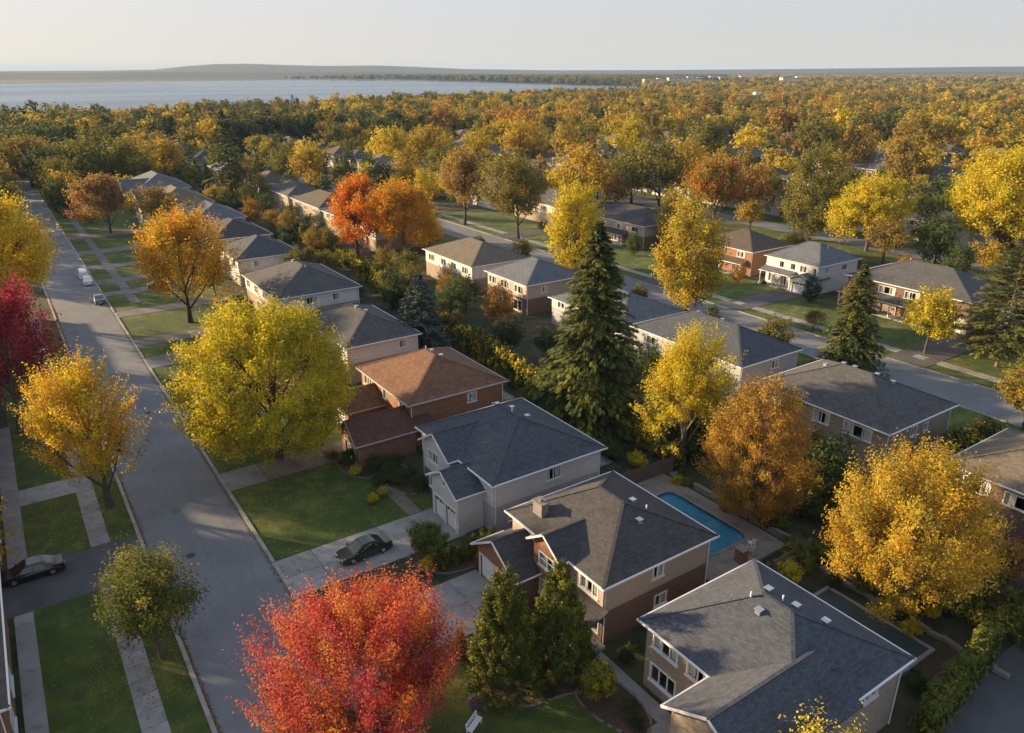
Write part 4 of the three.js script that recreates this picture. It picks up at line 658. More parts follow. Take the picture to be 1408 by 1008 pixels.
tree('spruce_tree', 'blue-green spruce beside the pale grey-roofed house', 48.6, -95.5, spruce({ seed: 36, h: 12.8, r: 5.4, whorls: 30, branches: 10, sprays: 11, multi: 3, size: .6, pal: PAL.blue, sag: .3 }), [NEEDLE, M.barkDark]);
tree('spruce_tree', 'very tall dark spruce near the far end of the first street', 63.6, -252, spruce({ seed: 37, h: 29, r: 9.5, whorls: 34, branches: 10, sprays: 9, multi: 2, size: 1.2, pal: PAL.spruce }), [NEEDLE, M.barkDark]);
tree('maple_tree', 'rose-brown and orange tree on the lawn past the golden-orange tree', 24.2, -224, broadleaf({ seed: 38, h: 15.5, rx: 8, base: 2, clusters: 180, leaves: 70, size: .55, pal: [...PAL.pink, [.42, .13, .05, 3], [.30, .12, .05, 2], ...PAL.bronze], up: .6, hollow: .45 }), [LEAF, M.bark]);
tree('garden_tree', 'sparse yellow sapling in front of the beige house', 29.6, -14.6, broadleaf({ seed: 39, h: 9.2, rx: 2.4, base: 2.2, clusters: 60, leaves: 60, size: .2, pal: PAL.yellow, up: 1.4, elong: 2.2, hollow: .2 }), [LEAF, M.bark]);
tree('cedar_tree', 'tall bushy cedar in the mulch bed, taller of the pair', 22.8, -34.4, broadleaf({ seed: 40, h: 9.6, rx: 3.1, base: .2, clusters: 330, leaves: 110, size: .22, wide: .42, pal: PAL.cedar, up: 1.9, elong: 1.9, hollow: .5, profile: (t) => 1.08 * Math.pow(Math.max(.03, 1 - t), .7), limbs: 6, trunk: .12, clump: .72 }), [NEEDLE, M.barkDark]);
tree('cedar_tree', 'bushy cedar in the mulch bed, shorter of the pair, by the porch', 26.7, -33.5, broadleaf({ seed: 41, h: 8.8, rx: 2.8, base: .2, clusters: 300, leaves: 110, size: .22, wide: .42, pal: PAL.cedar, up: 1.9, elong: 1.9, hollow: .5, profile: (t) => 1.08 * Math.pow(Math.max(.03, 1 - t), .7), limbs: 6, trunk: .12, clump: .72 }), [NEEDLE, M.barkDark]);

// street and garden trees on the shaded side, mostly past the edge of the picture; they shade the street
[[-9, -66.5, 11, 'gold', 0], [-13, -84, 15, 'gold', 2], [-9.5, -104, 16, 'rust', 1], [-12, -120, 17, 'gold', 0], [-22, -98, 17, 'olive', 2], [-24, -72, 16, 'bronze', 0], [-22, -124, 18, 'gold', 1], [-10, -133, 14, 'olive', 3], [-25, -146, 18, 'bronze', 2], [-34, -110, 19, 'gold', 0], [-36, -84, 18, 'olive', 1], [-38, -135, 19, 'gold', 2], [-24, -50, 15, 'gold', 1]].forEach((a) => lateTrees.push(a));
// shrubs
function shrubParts(seed, h, rx, pal, size = .16, n = 90, leaves = 60, extra = {}) { return broadleaf({ seed, h, rx, base: .05, clusters: n, leaves, size, pal, up: .7, elong: 1.2, hollow: .45, limbs: 5, trunk: .05, lod: 1, clump: 1.35, ...extra }); }
function shrub(label, x, z, parts, mat, group, scale = 1, turn = 0) { const g = thing('shrub', label, 'shrub', x, z, turn, group); g.scale.setScalar(scale); mesh('stem', parts.wood, M.bark, g); mesh('foliage', parts.crown, mat ?? LEAF, g); return g; }
shrub('rounded olive shrub as tall as a garage door beside the driveway', 25.4, -50.4, shrubParts(51, 3.6, 1.9, [...PAL.olive, ...PAL.green], .17, 130, 80));
shrub('small golden shrub at the foot of the rounded olive one', 24.3, -48.6, shrubParts(52, 1.5, .95, PAL.gold, .13, 50, 50));
shrub('golden-green globe shrub beside the grey side path', 27.3, -29.6, shrubParts(53, 3.2, 1.35, [...PAL.yellowGreen, ...PAL.olive, ...PAL.cedar], .16, 110, 70));
shrub('narrow young cedar beside the concrete double driveway', 21.6, -38.4, shrubParts(54, 2.8, .8, PAL.cedar, .14, 70, 60, { profile: cone, up: 1.5 }), NEEDLE);
const shrubKinds = [shrubParts(61, 1.5, 1.0, PAL.darkGreen, .14, 50, 45), shrubParts(62, 1.6, 1.1, PAL.green, .15, 50, 45), shrubParts(63, 1.3, .9, PAL.yellowGreen, .14, 45, 45), shrubParts(64, 1.2, .85, PAL.olive, .13, 45, 45)];
[[26.4, -70.2, 0, 1.2], [25.9, -67.6, 2, .9], [28.2, -67.2, 0, 1.3], [29.6, -66.6, 0, 1.2], [28.6, -64.8, 1, 1.1], [28.9, -63.4, 1, .9], [27.0, -64.4, 1, .8], [26.6, -62.3, 2, .7], [25.2, -61.6, 2, .75], [30.1, -61.2, 1, 1.0], [30.2, -63.4, 0, 1.0], [25.3, -72.2, 3, .9]].forEach(([x, z, k, s], i) => shrub(['dark green shrub in the bed before the brick garage', 'mid green shrub in the bed beside the paver walk', 'yellow-tipped shrub at the edge of the wide front lawn', 'olive shrub beside the pale driveway'][k], x, z, shrubKinds[k], k === 0 ? NEEDLE : LEAF, 'shrubs in the bed before the brick garage', s, i));
[[28.2, -27.6, 1, .7], [27.8, -26.4, 0, .6], [28.6, -32.4, 1, .8], [24.8, -31.8, 0, .5], [31.2, -31.2, 0, .7]].forEach(([x, z, k, s], i) => shrub(['low dark shrub in the beds beside the beige house', 'low green shrub in the beds beside the beige house'][k], x, z, shrubKinds[k], LEAF, 'low shrubs beside the beige house', s, i));
[[46, -31, 1, 1.5], [48.5, -30.4, 2, 1.5], [51.5, -31.8, 3, 1.8], [53.6, -30.6, 3, 1.4]].forEach(([x, z, k, s], i) => shrub(['', 'fresh green shrub behind the beige house by the garden fence', 'yellow-green shrub behind the beige house by the garden fence', 'grey-leaved shrub behind the beige house by the garden fence'][k], x, z, shrubKinds[k], LEAF, 'shrubs behind the beige house', s, i));
{
  const r = rng(3131), word = ['dark green', 'mid green', 'yellow-green', 'olive'];
  for (const [x0, x1, z0, z1, n, lo, hi, where] of [[47.5, 53.5, -84, -67.5, 9, .8, 1.5, 'behind the brown-roofed house'], [47, 54, -64, -51, 12, .7, 1.5, 'behind the white-gabled house by the wooden fence'], [52.6, 55, -48.5, -33, 9, .6, 1.2, 'between the pool deck and the rust-orange tree'], [55.5, 60, -60, -21, 24, 1.0, 2.1, 'under the trees behind the pool'], [43.2, 46, -31, -17.6, 7, .6, 1.1, 'along the back wall of the beige house'], [50.9, 55, -31, -18, 13, .6, 1.3, 'beside the stone edging behind the dark covered pool'], [123.4, 125.4, -114, -56, 18, .5, 1.0, 'along the house fronts across the second street'], [31.2, 34, -140, -86, 14, .7, 1.4, 'along the front walls past the yellow-green tree'], [30.5, 33, -49.4, -47, 4, .5, .8, 'between the white-gabled house and the brick garage'], [34, 46, -68.6, -66.2, 8, .6, 1.1, 'between the brown-roofed and the white-gabled houses'], [86.6, 90, -100, -38, 12, .6, 1.3, 'before the houses behind the spruce'], [31.5, 42, -31.9, -30.6, 6, .5, .8, 'between the beige house and the brick house'], [62, 69, -56, -14, 16, .6, 1.2, 'in the gardens behind the tan and brown brick houses']])
    for (let i = 0; i < n; i++) { const x = x0 + (x1 - x0) * r(), z = z0 + (z1 - z0) * r(), k = Math.floor(r() * 4); if (footprints.some(([a, b, c, d]) => x > a + .4 && x < b - .4 && z > c + .4 && z < d - .4)) continue; shrub(`${word[k]} shrub ${where}`, x, z, shrubKinds[k], k === 0 ? NEEDLE : LEAF, `shrubs ${where}`, lo + (hi - lo) * r(), r() * 6); }
}
// hedges: a row of clipped or ragged cedars
const hedgeKinds = [71, 72, 73].map((s) => shrubParts(s, 3.0, .75, PAL.cedar, .21, 44, 36, { profile: (t) => .95 * Math.pow(Math.max(.05, 1 - t), .35), up: 1.6, elong: 1.6 }));
const hedgeDark = [74, 75].map((s) => shrubParts(s, 3.0, .8, [...PAL.cedar, ...PAL.darkGreen, ...PAL.gold.slice(0, 1)], .25, 42, 34, { profile: (t) => .95 * Math.pow(Math.max(.05, 1 - t), .35), up: 1.6, elong: 1.7 }));
function hedge(label, a, b, step, kinds, s, jit = .12) {
  const A = V(...a), B = V(...b), n = Math.max(2, Math.round(A.distanceTo(B) / step)), g = thing('cedar_hedge', label, 'hedge', A.x, A.z), r = rng(Math.round(A.x * 9 + A.z * 5));
  for (let i = 0; i < n; i++) { const c = A.clone().lerp(B, i / (n - 1)).sub(A), k = kinds[Math.floor(r() * kinds.length)], m = mesh('cedar', k.crown, NEEDLE, g); m.position.set(c.x + (r() - .5) * jit, 0, c.z + (r() - .5) * jit); m.rotation.y = r() * 6; m.scale.set(s, s * (.88 + .28 * r()), s); }
  return g;
}
hedge('trimmed cedar hedge between the beige house and the asphalt lot', [42.3, 0, -15.4], [53.4, 0, -16.8], .8, hedgeKinds, 1.1);
hedge('ragged cedar hedge behind the asphalt lot', [55.6, 0, -22.5], [58.6, 0, -9], .95, hedgeKinds, 1.4);
hedge('short cedar hedge beside the white double garage doors', [24.8, 0, -48.4], [30.6, 0, -48.1], .8, hedgeKinds, .72);
hedge('tall ragged hedge behind the brown-roofed house', [56.6, 0, -112], [53.4, 0, -69], 1.1, hedgeDark, 1.35, .5);
hedge('tall ragged hedge by the blue-green spruce and the white houses', [60.5, 0, -146], [56.8, 0, -114], 1.15, hedgeDark, 1.4, .5);
hedge('dark hedge behind the rust-orange tree', [61.5, 0, -58], [60.5, 0, -26], 1.1, hedgeDark, 1.25, .4);
hedge('dark hedge beside the wooden fence', [55.6, 0, -57], [55.2, 0, -49.6], 1.0, hedgeDark, 1.0, .3);
hedge('hedge beside the tan brick house and the brown brick house', [69, 0, -32.6], [86, 0, -32.0], 1.2, hedgeDark, 1.5, .4);
hedge('tall dark hedge beside the red-orange maple', [62, 0, -190], [61, 0, -150], 1.3, hedgeDark, 1.3, .5);

// mid-distance and far trees share a few crowns; the tone comes from the material
const GREY = [[.95, .95, .95, 2], [.8, .84, .9, 1], [1.08, 1.0, .9, 1]];
const lodA = [0, 1, 2, 3, 4].map((k) => broadleaf({ seed: 100 + k, h: 10, rx: [4.4, 3.6, 5, 3.2, 4.2][k], base: .9, clusters: 70, leaves: 44, size: .48, pal: GREY, up: [.4, .9, .4, 1, .6][k], elong: 1.4, hollow: .45, lod: 1, limbs: 6, profile: [null, egg, null, egg, noseFlame][k] ?? undefined, trunk: .2 }));
const lodB = [0, 1, 2, 3].map((k) => broadleaf({ seed: 120 + k, h: 10, rx: [4.6, 3.8, 5, 3.4][k], base: 1.0, clusters: 40, leaves: 20, size: .95, pal: GREY, up: .5, elong: 1.3, hollow: .5, lod: 1, limbs: 3, profile: [undefined, egg, undefined, egg][k], trunk: .2 }));
const lodS = spruce({ seed: 140, h: 10, r: 2.7, whorls: 18, branches: 8, sprays: 4, multi: 2, size: .75, pal: [[1, 1, 1]], lod: 1, wide: .5 });
const lodC = [0, 1].map((k) => broadleaf({ seed: 150 + k, h: 10, rx: 4.8, base: .6, clusters: 22, leaves: 9, size: 1.9, pal: GREY, up: .4, elong: 1.2, hollow: .5, lod: 1, limbs: 2, trunk: .2 }));
const tones = { yellow: [.54, .42, .018], gold: [.46, .32, .022], orange: [.54, .25, .02], rust: [.35, .19, .03], bronze: [.28, .20, .032], olive: [.19, .18, .024], green: [.085, .12, .022], dark: [.046, .068, .02] };
const toneMat = Object.fromEntries(Object.entries(tones).map(([k, c]) => [k, leafMat(...c)]));
const spruceTone = needleMat(.05, .07, .028);
const toneWord = { yellow: 'yellow', gold: 'golden', orange: 'orange', rust: 'rusty brown', bronze: 'bronze', olive: 'olive', green: 'green', dark: 'dark green' };
function midTree(x, z, h, tone, k, where, group, lod = lodA) {
  const P = lod[k % lod.length], g = thing('neighbourhood_tree', `${toneWord[tone]} ${['rounded', 'upright', 'spreading', 'narrow', 'tapering'][k % 5]} tree ${where}`, 'tree', x, z, (x * 7 + z * 3) % 6.28, group);
  g.scale.setScalar(h / 10); mesh('trunk', P.wood, M.barkDark, g); mesh('crown', P.crown, toneMat[tone], g); return g;
}
function midSpruce(x, z, h, where, group) { const g = thing('fir_tree', `dark conical fir ${where}`, 'tree', x, z, x % 6, group); g.scale.set(h / 10, h / 10, h / 10); mesh('trunk', lodS.wood, M.barkDark, g); mesh('crown', lodS.crown, spruceTone, g); return g; }
// trees named in the photograph at mid distance: [pixel x and y of the foot, height, tone, crown]
[[540, 236, 20, 'yellow', 0], [590, 234, 20, 'gold', 0], [655, 231, 17, 'yellow', 4], [612, 228, 14, 'yellow', 1], [720, 236, 22, 'gold', 2], [690, 212, 19, 'yellow', 0], [800, 285, 20, 'gold', 2], [905, 288, 21, 'olive', 2], [868, 280, 18, 'olive', 0], [862, 225, 22, 'yellow', 0], [940, 275, 20, 'gold', 1], [780, 226, 19, 'gold', 1],
  [430, 262, 17, 'gold', 0], [395, 258, 15, 'olive', 1], [1120, 236, 24, 'olive', 0], [1175, 240, 19, 'bronze', 1], [1245, 262, 26, 'bronze', 3], [1280, 320, 16, 'green', 0], [1310, 330, 15, 'green', 2], [970, 230, 22, 'olive', 0], [1035, 300, 15, 'rust', 1], [1060, 290, 12, 'olive', 0], [1340, 300, 15, 'olive', 0], [610, 250, 15, 'olive', 0], [560, 265, 15, 'gold', 1], [360, 285, 12, 'olive', 3], [400, 330, 8, 'bronze', 1], [380, 322, 7, 'rust', 0], [430, 330, 7, 'green', 2], [455, 345, 6, 'olive', 0], [105, 262, 18, 'olive', 0], [180, 262, 19, 'olive', 2], [230, 255, 19, 'gold', 0], [45, 258, 20, 'bronze', 0], [140, 250, 20, 'olive', 1], [90, 300, 12, 'green', 1]].forEach(([px, py, h, t, k]) => { const p = ground(px, py); midTree(p.x, p.z, h, t, k, 'standing out between the roofs', 'larger trees between the roofs'); });
lateTrees.forEach(([x, z, h, t, k], i) => midTree(x, z, h, t, k, 'beside the shaded brick houses', 'trees beside the shaded brick houses'));
[[1.5, -250, 14, 'olive', 0], [18.6, -262, 13, 'gold', 2], [1.2, -276, 16, 'bronze', 0], [18.2, -290, 15, 'olive', 2], [1.6, -302, 16, 'gold', 2], [17.6, -316, 17, 'green', 0], [1.4, -330, 17, 'olive', 2], [17.4, -342, 17, 'bronze', 2], [9.4, -362, 18, 'olive', 0], [26, -300, 13, 'olive', 1], [27, -330, 15, 'gold', 0]].forEach(([x, z, h, t, k]) => midTree(x, z, h, t, k, 'closing over the far end of the first street', 'trees at the far end of the first street'));
// bushes and small trees in the back gardens
{
  const r = rng(77), T = ['olive', 'bronze', 'green', 'dark', 'rust', 'olive', 'green'];
  [[60, -88], [62.5, -95], [64, -84], [58.8, -101], [61.5, -107], [65.5, -112], [66, -101], [64, -92], [67, -120], [63.5, -127], [66, -134], [64, -141], [54, -111], [55.5, -121], [53.5, -131], [53, -145], [57, -163], [56, -176], [64, -178], [58, -196], [66, -205], [58, -214], [66, -225], [57, -233], [66, -241], [59, -262], [66, -75], [67.5, -67], [66, -59], [68.6, -44], [64.5, -37], [66.2, -50], [63, -20], [62, -12], [65, -28], [59, -71], [51, -67], [62.4, -67], [68, -80], [48.6, -110], [52, -104], [48.5, -147], [51.6, -153], [53.4, -168]].forEach(([x, z], i) => midTree(x + r() * 2 - 1, z + r() * 2 - 1, 3.6 + 4.4 * r(), T[Math.floor(r() * T.length)], i, 'in the back gardens between the house rows', 'small trees in the back gardens'));
  [[120, -71], [121.5, -80.5], [121, -97], [121.8, -118], [120.5, -127], [92, -66], [90.5, -77], [93, -96], [92.5, -103], [91.5, -126], [93.2, -133], [92, -142], [92.5, -150], [107.6, -70], [107.7, -104], [107.6, -122], [91, -100], [90, -108], [145, -60], [146, -72], [147, -88], [145, -104], [146, -121], [148, -136], [152, -80], [154, -108], [150, -150], [32.4, -114], [31.5, -147], [30.8, -168], [32, -187], [30, -204], [32, -110], [29, -112], [21.5, -243], [22, -262], [23, -285], [118.5, -142], [119, -161]].forEach(([x, z], i) => midTree(x, z, 2.6 + 4 * r(), T[Math.floor(r() * T.length)], i + 2, 'in a front or side garden', 'small trees in front and side gardens'));
}

// ---------- farther houses ----------
const seenAt = (x, y, z) => { const v = V(x, y - CAM_H, z), d = v.dot(FW); return d < 1 ? null : [704 + FOCAL * v.dot(RT) / d, 504 - FOCAL * v.dot(UPV) / d]; };
const inView = (x, z, h = 8, m = 60) => { const p = seenAt(x, h, z); return p && p[0] > -m && p[0] < 1408 + m && p[1] < 1008 + m * 3; };
const farRoad = [ground(1003, 218), ground(984, 164)];
const roadSide = (x, z) => { const a = farRoad[0], b = farRoad[1], dx = b.x - a.x, dz = b.z - a.z, L = Math.hypot(dx, dz), t = ((x - a.x) * dx + (z - a.z) * dz) / L; return t < -30 || t > L + 10 ? 99 : Math.abs((x - a.x) * dz - (z - a.z) * dx) / L; };
{ const d = farRoad[1].clone().sub(farRoad[0]).normalize(), s = V(d.z, 0, -d.x).multiplyScalar(5), y = V(0, .02, 0), g = new GB().quad(farRoad[0].clone().add(s).add(y), farRoad[0].clone().sub(s).add(y), farRoad[1].clone().sub(s).add(y), farRoad[1].clone().add(s).add(y)).build(); struct('road', g, M.drive, 'straight road running away between the far trees'); }
{
  const r = rng(501), roofs = ['roofGrey', 'roofUmber', 'roofSlate', 'roofCharcoal', 'roofTan', 'roofBlue'], lows = ['brickTan', 'stuccoWhite', 'brickBrown', 'sidingGrey', 'sidingTan', 'stuccoWhite'];
  const word = ['grey', 'umber', 'slate', 'charcoal', 'tan', 'blue-grey'], wallWord = ['tan', 'white', 'brown', 'grey', 'beige', 'pale'];
  const protos = new Map();
  const put = (x, z, k, where, group) => {
    const label = `${wallWord[k]} two-storey house with ${word[k]} hip roof ${where}`; let g;
    if (!protos.has(k)) { g = makeHouse({ label, group, x0: x - 7, x1: x + 7, z0: z - 9, z1: z + 9, eave: 5.4, ridge: 8.4, roof: M[roofs[k]], low: M[lows[k]], spouts: [], seed: 900 + k, open: { '-x': [W(z - 6, 3.5, 2.4, 1.3), W(z, 3.5, 2, 1.3), W(z + 6, 3.5, 2.4, 1.3), W(z - 5, .6, 2.4, 1.6), { t: 'door', c: z - .5, y0: .1, w: 1.1, h: 2.1 }], '+z': [W(x - 3, 3.5, 1.4, 1.2), W(x + 3, 3.5, 1.4, 1.2)] } }); protos.set(k, g); }
    else { g = protos.get(k).clone(); g.position.set(x, 0, z); tag(top(g, 'house'), label, 'house', group); footprints.push([x - 7.6, x + 7.6, z - 9.6, z + 9.6]); }
  };
  for (const x of [46, 79, 134, 197, 233, 283, 319, 369]) for (let z = -12; z > -470; z -= 20 + 3 * r()) {
    const d = Math.hypot(x, z); if ((x < 150 && z > (x < 60 ? -292 : x < 100 ? -256 : -196)) || d > 460 || !inView(x, z, 6, 0) || r() > (x < 100 ? .45 : .9) || roadSide(x, z) < 16) continue;
    put(x + (r() - .5) * 2, z, Math.floor(r() * 6), 'half hidden among the neighbourhood trees', 'houses half hidden among the trees');
  }
}
// long pale buildings on the horizon side of the woods
[[1030, 150, 46, 9, 20, 'wide white block with flat roof rising out of the trees'], [940, 118.5, 90, 9, 30, 'long white shed near the end of the lake'], [972, 117, 60, 8, 30, 'short white shed near the end of the lake'], [1012, 116.5, 110, 8, 40, 'longest pale shed in the woods beyond the lake'], [900, 119.5, 60, 7, 26, 'low pale shed at the tip of the lake'], [1090, 118, 70, 8, 30, 'pale shed alone in the far woods']].forEach(([px, py, w, h, dp, label]) => {
  const p = ground(px, py), g = thing('commercial_building', label, 'building', p.x, p.z, -YAW), up = 1 + p.length() / 200;
  mesh('wall', new GB().box(0, (h + up) / 2, 0, w, h + up, dp).build(), M.stuccoWhite, g); mesh('roof', new GB().box(0, h + up + .3, 0, w + 1, .6, dp + 1).build(), M.tarpGrey, g);
  mesh('stair_tower', new GB().box(w * .18, h + up + 1.6, 0, w * .2, 3.2, dp * .5).build(), M.stuccoWhite, g);
  const pg = new GB().box(0, 0, 0, w / 12, 1.6, .2).build(); for (let i = 0; i < 7; i++) mesh('window', pg, M.carGlass, g).position.set(-w * .42 + i * w * .14, h + up - 2.2, dp / 2 + .05);
});

// ---------- trees among and beyond the houses ----------
{
  const r = rng(4242), cells = new Map(), spots = [];
  const near = (x, z, d) => { const i = Math.floor(x / 10), j = Math.floor(z / 10); for (let a = -1; a <= 1; a++) for (let b = -1; b <= 1; b++) for (const [u, v] of cells.get((i + a) + ',' + (j + b)) ?? []) if (Math.hypot(u - x, v - z) < d) return true; return false; };
  const keep = (x, z) => { const k = Math.floor(x / 10) + ',' + Math.floor(z / 10); if (!cells.has(k)) cells.set(k, []); cells.get(k).push([x, z]); };
  scene.children.forEach((o) => { if (o.userData.category === 'tree') keep(o.position.x, o.position.z); });
  const free = (x, z, m) => !strips.some(([a, b, c, d]) => x > a - m && x < b + m && z > c && z < d) && !footprints.some(([a, b, c, d]) => x > a - m && x < b + m && z > c - m && z < d + m) && roadSide(x, z) > 7 && !inLake(x, z);
  const toneAt = (x, z) => {
    const f = fbm(x / 400 + 3, z / 400 + 3, 16, 3, 7), q = r() + (f - .5) * .9 + (seenAt(x, 5, z)?.[0] > 560 ? .16 : -.12);
    return q < .15 ? 'dark' : q < .33 ? 'green' : q < .60 ? 'olive' : q < .70 ? 'bronze' : q < .90 ? 'gold' : q < 1.06 ? 'yellow' : q < 1.14 ? 'rust' : 'orange';
  };
  const heroes = scene.children.filter((o) => o.userData.category === 'tree' && o.name.match(/maple|street|garden_tree|spruce/)).map((o) => [o.position.x, o.position.z]);
  // individuals: the closest three hundred or so
  for (let tries = 0; tries < 60000 && spots.length < 1500; tries++) {
    const d = 150 + 330 * Math.sqrt(r()), a = YAW + (r() - .5) * 1.36, x = Math.sin(a) * d, z = -Math.cos(a) * d;
    if (!inView(x, z) || (x > 4 && x < 34 && z > -300) || (x > 94 && x < 126 && z > -200)) continue;
    const built = x > 30 && x < 400 && z > -420, h = built ? 6 + 5 * r() + 8 * r() * r() : 10 + 9 * r();
    const upSun = heroes.some(([hx, hz]) => { const dx = x - hx, dz = z - hz, t = (dx * SUN.x + dz * SUN.z) / Math.cos(SUN_EL); return t > 4 && t < 55 && Math.abs(dx * SUN.z - dz * SUN.x) / Math.cos(SUN_EL) < 8; });
    if (upSun || !free(x, z, h * .22) || near(x, z, built ? 7.5 + h * .22 : 5.4 + h * .12)) continue;
    keep(x, z); spots.push([x, z, h, toneAt(x, z), Math.floor(r() * 5), Math.hypot(x, z)]);
  }
  spots.sort((a, b) => a[5] - b[5]);
  const stuffB = [];
  let n = 0, firs = 0;
  for (const [x, z, h, t, k, d] of spots) {
    if (t === 'dark' && firs < 40 && k < 3) { midSpruce(x, z, h * 1.15, x < 100 ? 'in the tree belt between the houses and the lake' : 'in the gardens beyond the second street', 'firs among the neighbourhood trees'); firs++; continue; }
    if (n < 190) { midTree(x, z, h, t, k, x < 100 ? 'in the tree belt between the houses and the lake' : 'in the gardens beyond the second street', 'trees of the neighbourhood canopy', d < 250 ? lodA : lodB); n++; }
    else stuffB.push([x, z, h, t, k]);
  }
  // the woods as one mass
  const woods = (name, label, list, geos) => {
    const m4 = new THREE.Matrix4(), q = new THREE.Quaternion(), c = new THREE.Color();
    geos.forEach((geo, gi) => {
      const mine = list.filter((_, i) => i % geos.length === gi), im = new THREE.InstancedMesh(geo, LEAF, mine.length);
      mine.forEach(([x, z, h, t], i) => { q.setFromAxisAngle(V(0, 1, 0), i * 2.4); const w = h / 10 * (.9 + .3 * r()); im.setMatrixAt(i, m4.compose(V(x, 0, z), q, V(w, h / 10, w))); const k = tones[t], v = .8 + .4 * r(); im.setColorAt(i, c.setRGB(k[0] * v, k[1] * v, k[2] * v)); });
      shade(im); tag(top(im, name), label, 'woods', null, 'stuff');
    });
  };
  for (let tries = 0; tries < 90000 && stuffB.length < 9500; tries++) {
    const d = Math.sqrt(440 * 440 + r() * (1250 * 1250 - 440 * 440)), a = YAW + (r() - .5) * 1.4, x = Math.sin(a) * d, z = -Math.cos(a) * d, h = 9 + 6 * r() + 7 * r() * r();
    if (inLake(x, z) || roadSide(x, z) < 8 || !free(x, z, 2) || near(x, z, 5.4 + h * .16)) continue; keep(x, z); stuffB.push([x, z, h, toneAt(x, z), 0]);
  }
  woods('woods', 'dark firs scattered through the autumn canopy before the lake', stuffB.filter((s, i) => s[3] === 'dark' && i % 2), [lodS.crown]);
  woods('woods', 'continuous autumn tree canopy between the houses and the lake', stuffB.filter((s, i) => !(s[3] === 'dark' && i % 2)), lodB.map((p) => p.crown));
  const far = [];
  for (let i = 0; i < 46000; i++) { const d = Math.sqrt(1250 * 1250 + r() * (4700 * 4700 - 1250 * 1250)), a = YAW + (r() - .5) * 1.4, x = Math.sin(a) * d, z = -Math.cos(a) * d; const over = d > 2300 ? seenAt(x, 5, z)?.[0] ?? 0 : 2000; if (inLake(x, z) || r() > sm(350, 900, over)) continue; const tn = toneAt(x, z); far.push([x, z, (9 + 8 * r()) * (d > 2400 ? 1.35 : 1), over < 1000 ? ['dark', 'green', 'olive', 'bronze'][Math.floor(r() * 4)] : tn, 0]); }
  woods('woods', 'distant autumn woods stretching to the horizon', far, lodC.map((p) => p.crown));
  console.log('individual trees', n, 'firs', firs, 'woods', stuffB.length, far.length);
}

// ---------- cars ----------
function carParts(L, Wd, Hh, kind) {
  const belt = Hh * .62, half = L / 2, ground_ = .22, wr = .33, wx = L * .3;
  const s = new THREE.Shape(); s.moveTo(-half, .42); s.lineTo(-half + .05, ground_ + .05); s.lineTo(-wx - wr - .08, ground_);
  s.absarc(-wx, wr, wr + .07, Math.PI, 0, true); s.lineTo(wx - wr - .07, ground_); s.absarc(wx, wr, wr + .07, Math.PI, 0, true); s.lineTo(half - .06, ground_ + .05); s.lineTo(half, .45);
  const cab = kind === 'suv' ? [[half - .05, belt * .86], [wx + .25, belt], [wx - .45, Hh - .05], [wx - .9, Hh], [-half + .45, Hh - .03], [-half + .12, belt * 1.05]] : [[half - .08, belt * .80], [half - .5, belt * .90], [wx - .15, belt * .98], [.45, Hh - .04], [.1, Hh], [-.75, Hh - .03], [-wx - .2, belt * 1.05], [-half + .1, belt * .98]];
  s.lineTo(cab[0][0], cab[0][1]); s.splineThru(cab.slice(1).map(([x, y]) => new THREE.Vector2(x, y))); s.closePath();
  const warp = (g) => { const p = g.attributes.position; for (let i = 0; i < p.count; i++) { let x = p.getX(i), y = p.getY(i), z = p.getZ(i); const t = Math.max(0, (y - belt * .9) / (Hh - belt * .9)); z *= (1 - .26 * t) * (1 - .13 * Math.pow(Math.abs(x) / half, 4)); p.setZ(i, z); } g.computeVertexNormals(); return g; };
  const body = new THREE.ExtrudeGeometry(s, { depth: Wd - .16, bevelEnabled: true, bevelSize: .06, bevelThickness: .08, bevelSegments: 3, curveSegments: 12, steps: 6 }); body.translate(0, 0, -(Wd - .16) / 2); warp(body);
  const zAt = (x, y) => { const t = Math.max(0, (y - belt * .9) / (Hh - belt * .9)); return (Wd / 2) * (1 - .26 * t) * (1 - .13 * Math.pow(Math.abs(x) / half, 4)) + .012; };
  const pane = (pts) => (sg) => { const b = new GB(), q = pts.map(([x, y]) => V(x, y, sg * zAt(x, y))); if (sg > 0) b.quad(q[0], q[1], q[2], q[3]); else b.quad(q[3], q[2], q[1], q[0]); return b.build(); };
  const top_ = Hh - .1, bl = belt + .02, sides = kind === 'suv' ? [[[wx - .75, bl], [wx + .12, bl], [wx - .38, top_], [wx - .8, top_]], [[wx - 1.75, bl], [wx - .82, bl], [wx - .86, top_], [wx - 1.75, top_]], [[-half + .3, bl + .05], [wx - 1.82, bl], [wx - 1.82, top_], [-half + .55, top_]]] : [[[-.05, bl], [.98, bl], [.42, top_], [-.05, top_]], [[-1.05, bl + .02], [-.12, bl], [-.12, top_], [-.72, top_]]];
  const scr = (x0, y0, x1, y1, sg) => { const a = zAt(x0, y0) * .86, c = zAt(x1, y1) * .84, n = V(y1 - y0, -(x1 - x0), 0).normalize().multiplyScalar(sg * .03), b = new GB(); const q = [V(x0, y0, -a), V(x0, y0, a), V(x1, y1, c), V(x1, y1, -c)].map((v) => v.add(n)); b.quad(q[0], q[1], q[2], q[3]); return b.build(); };
  const front = kind === 'suv' ? scr(wx + .22, bl + .02, wx - .42, top_ + .02, 1) : scr(wx - .18, bl + .03, .47, top_ + .02, 1), rear = kind === 'suv' ? scr(-half + .13, bl + .06, -half + .42, top_, -1) : scr(-wx - .15, bl + .06, -.8, top_ + .02, -1);
  return { body, sides: sides.map(pane), front, rear, wx, wr, Wd, half, belt };
}
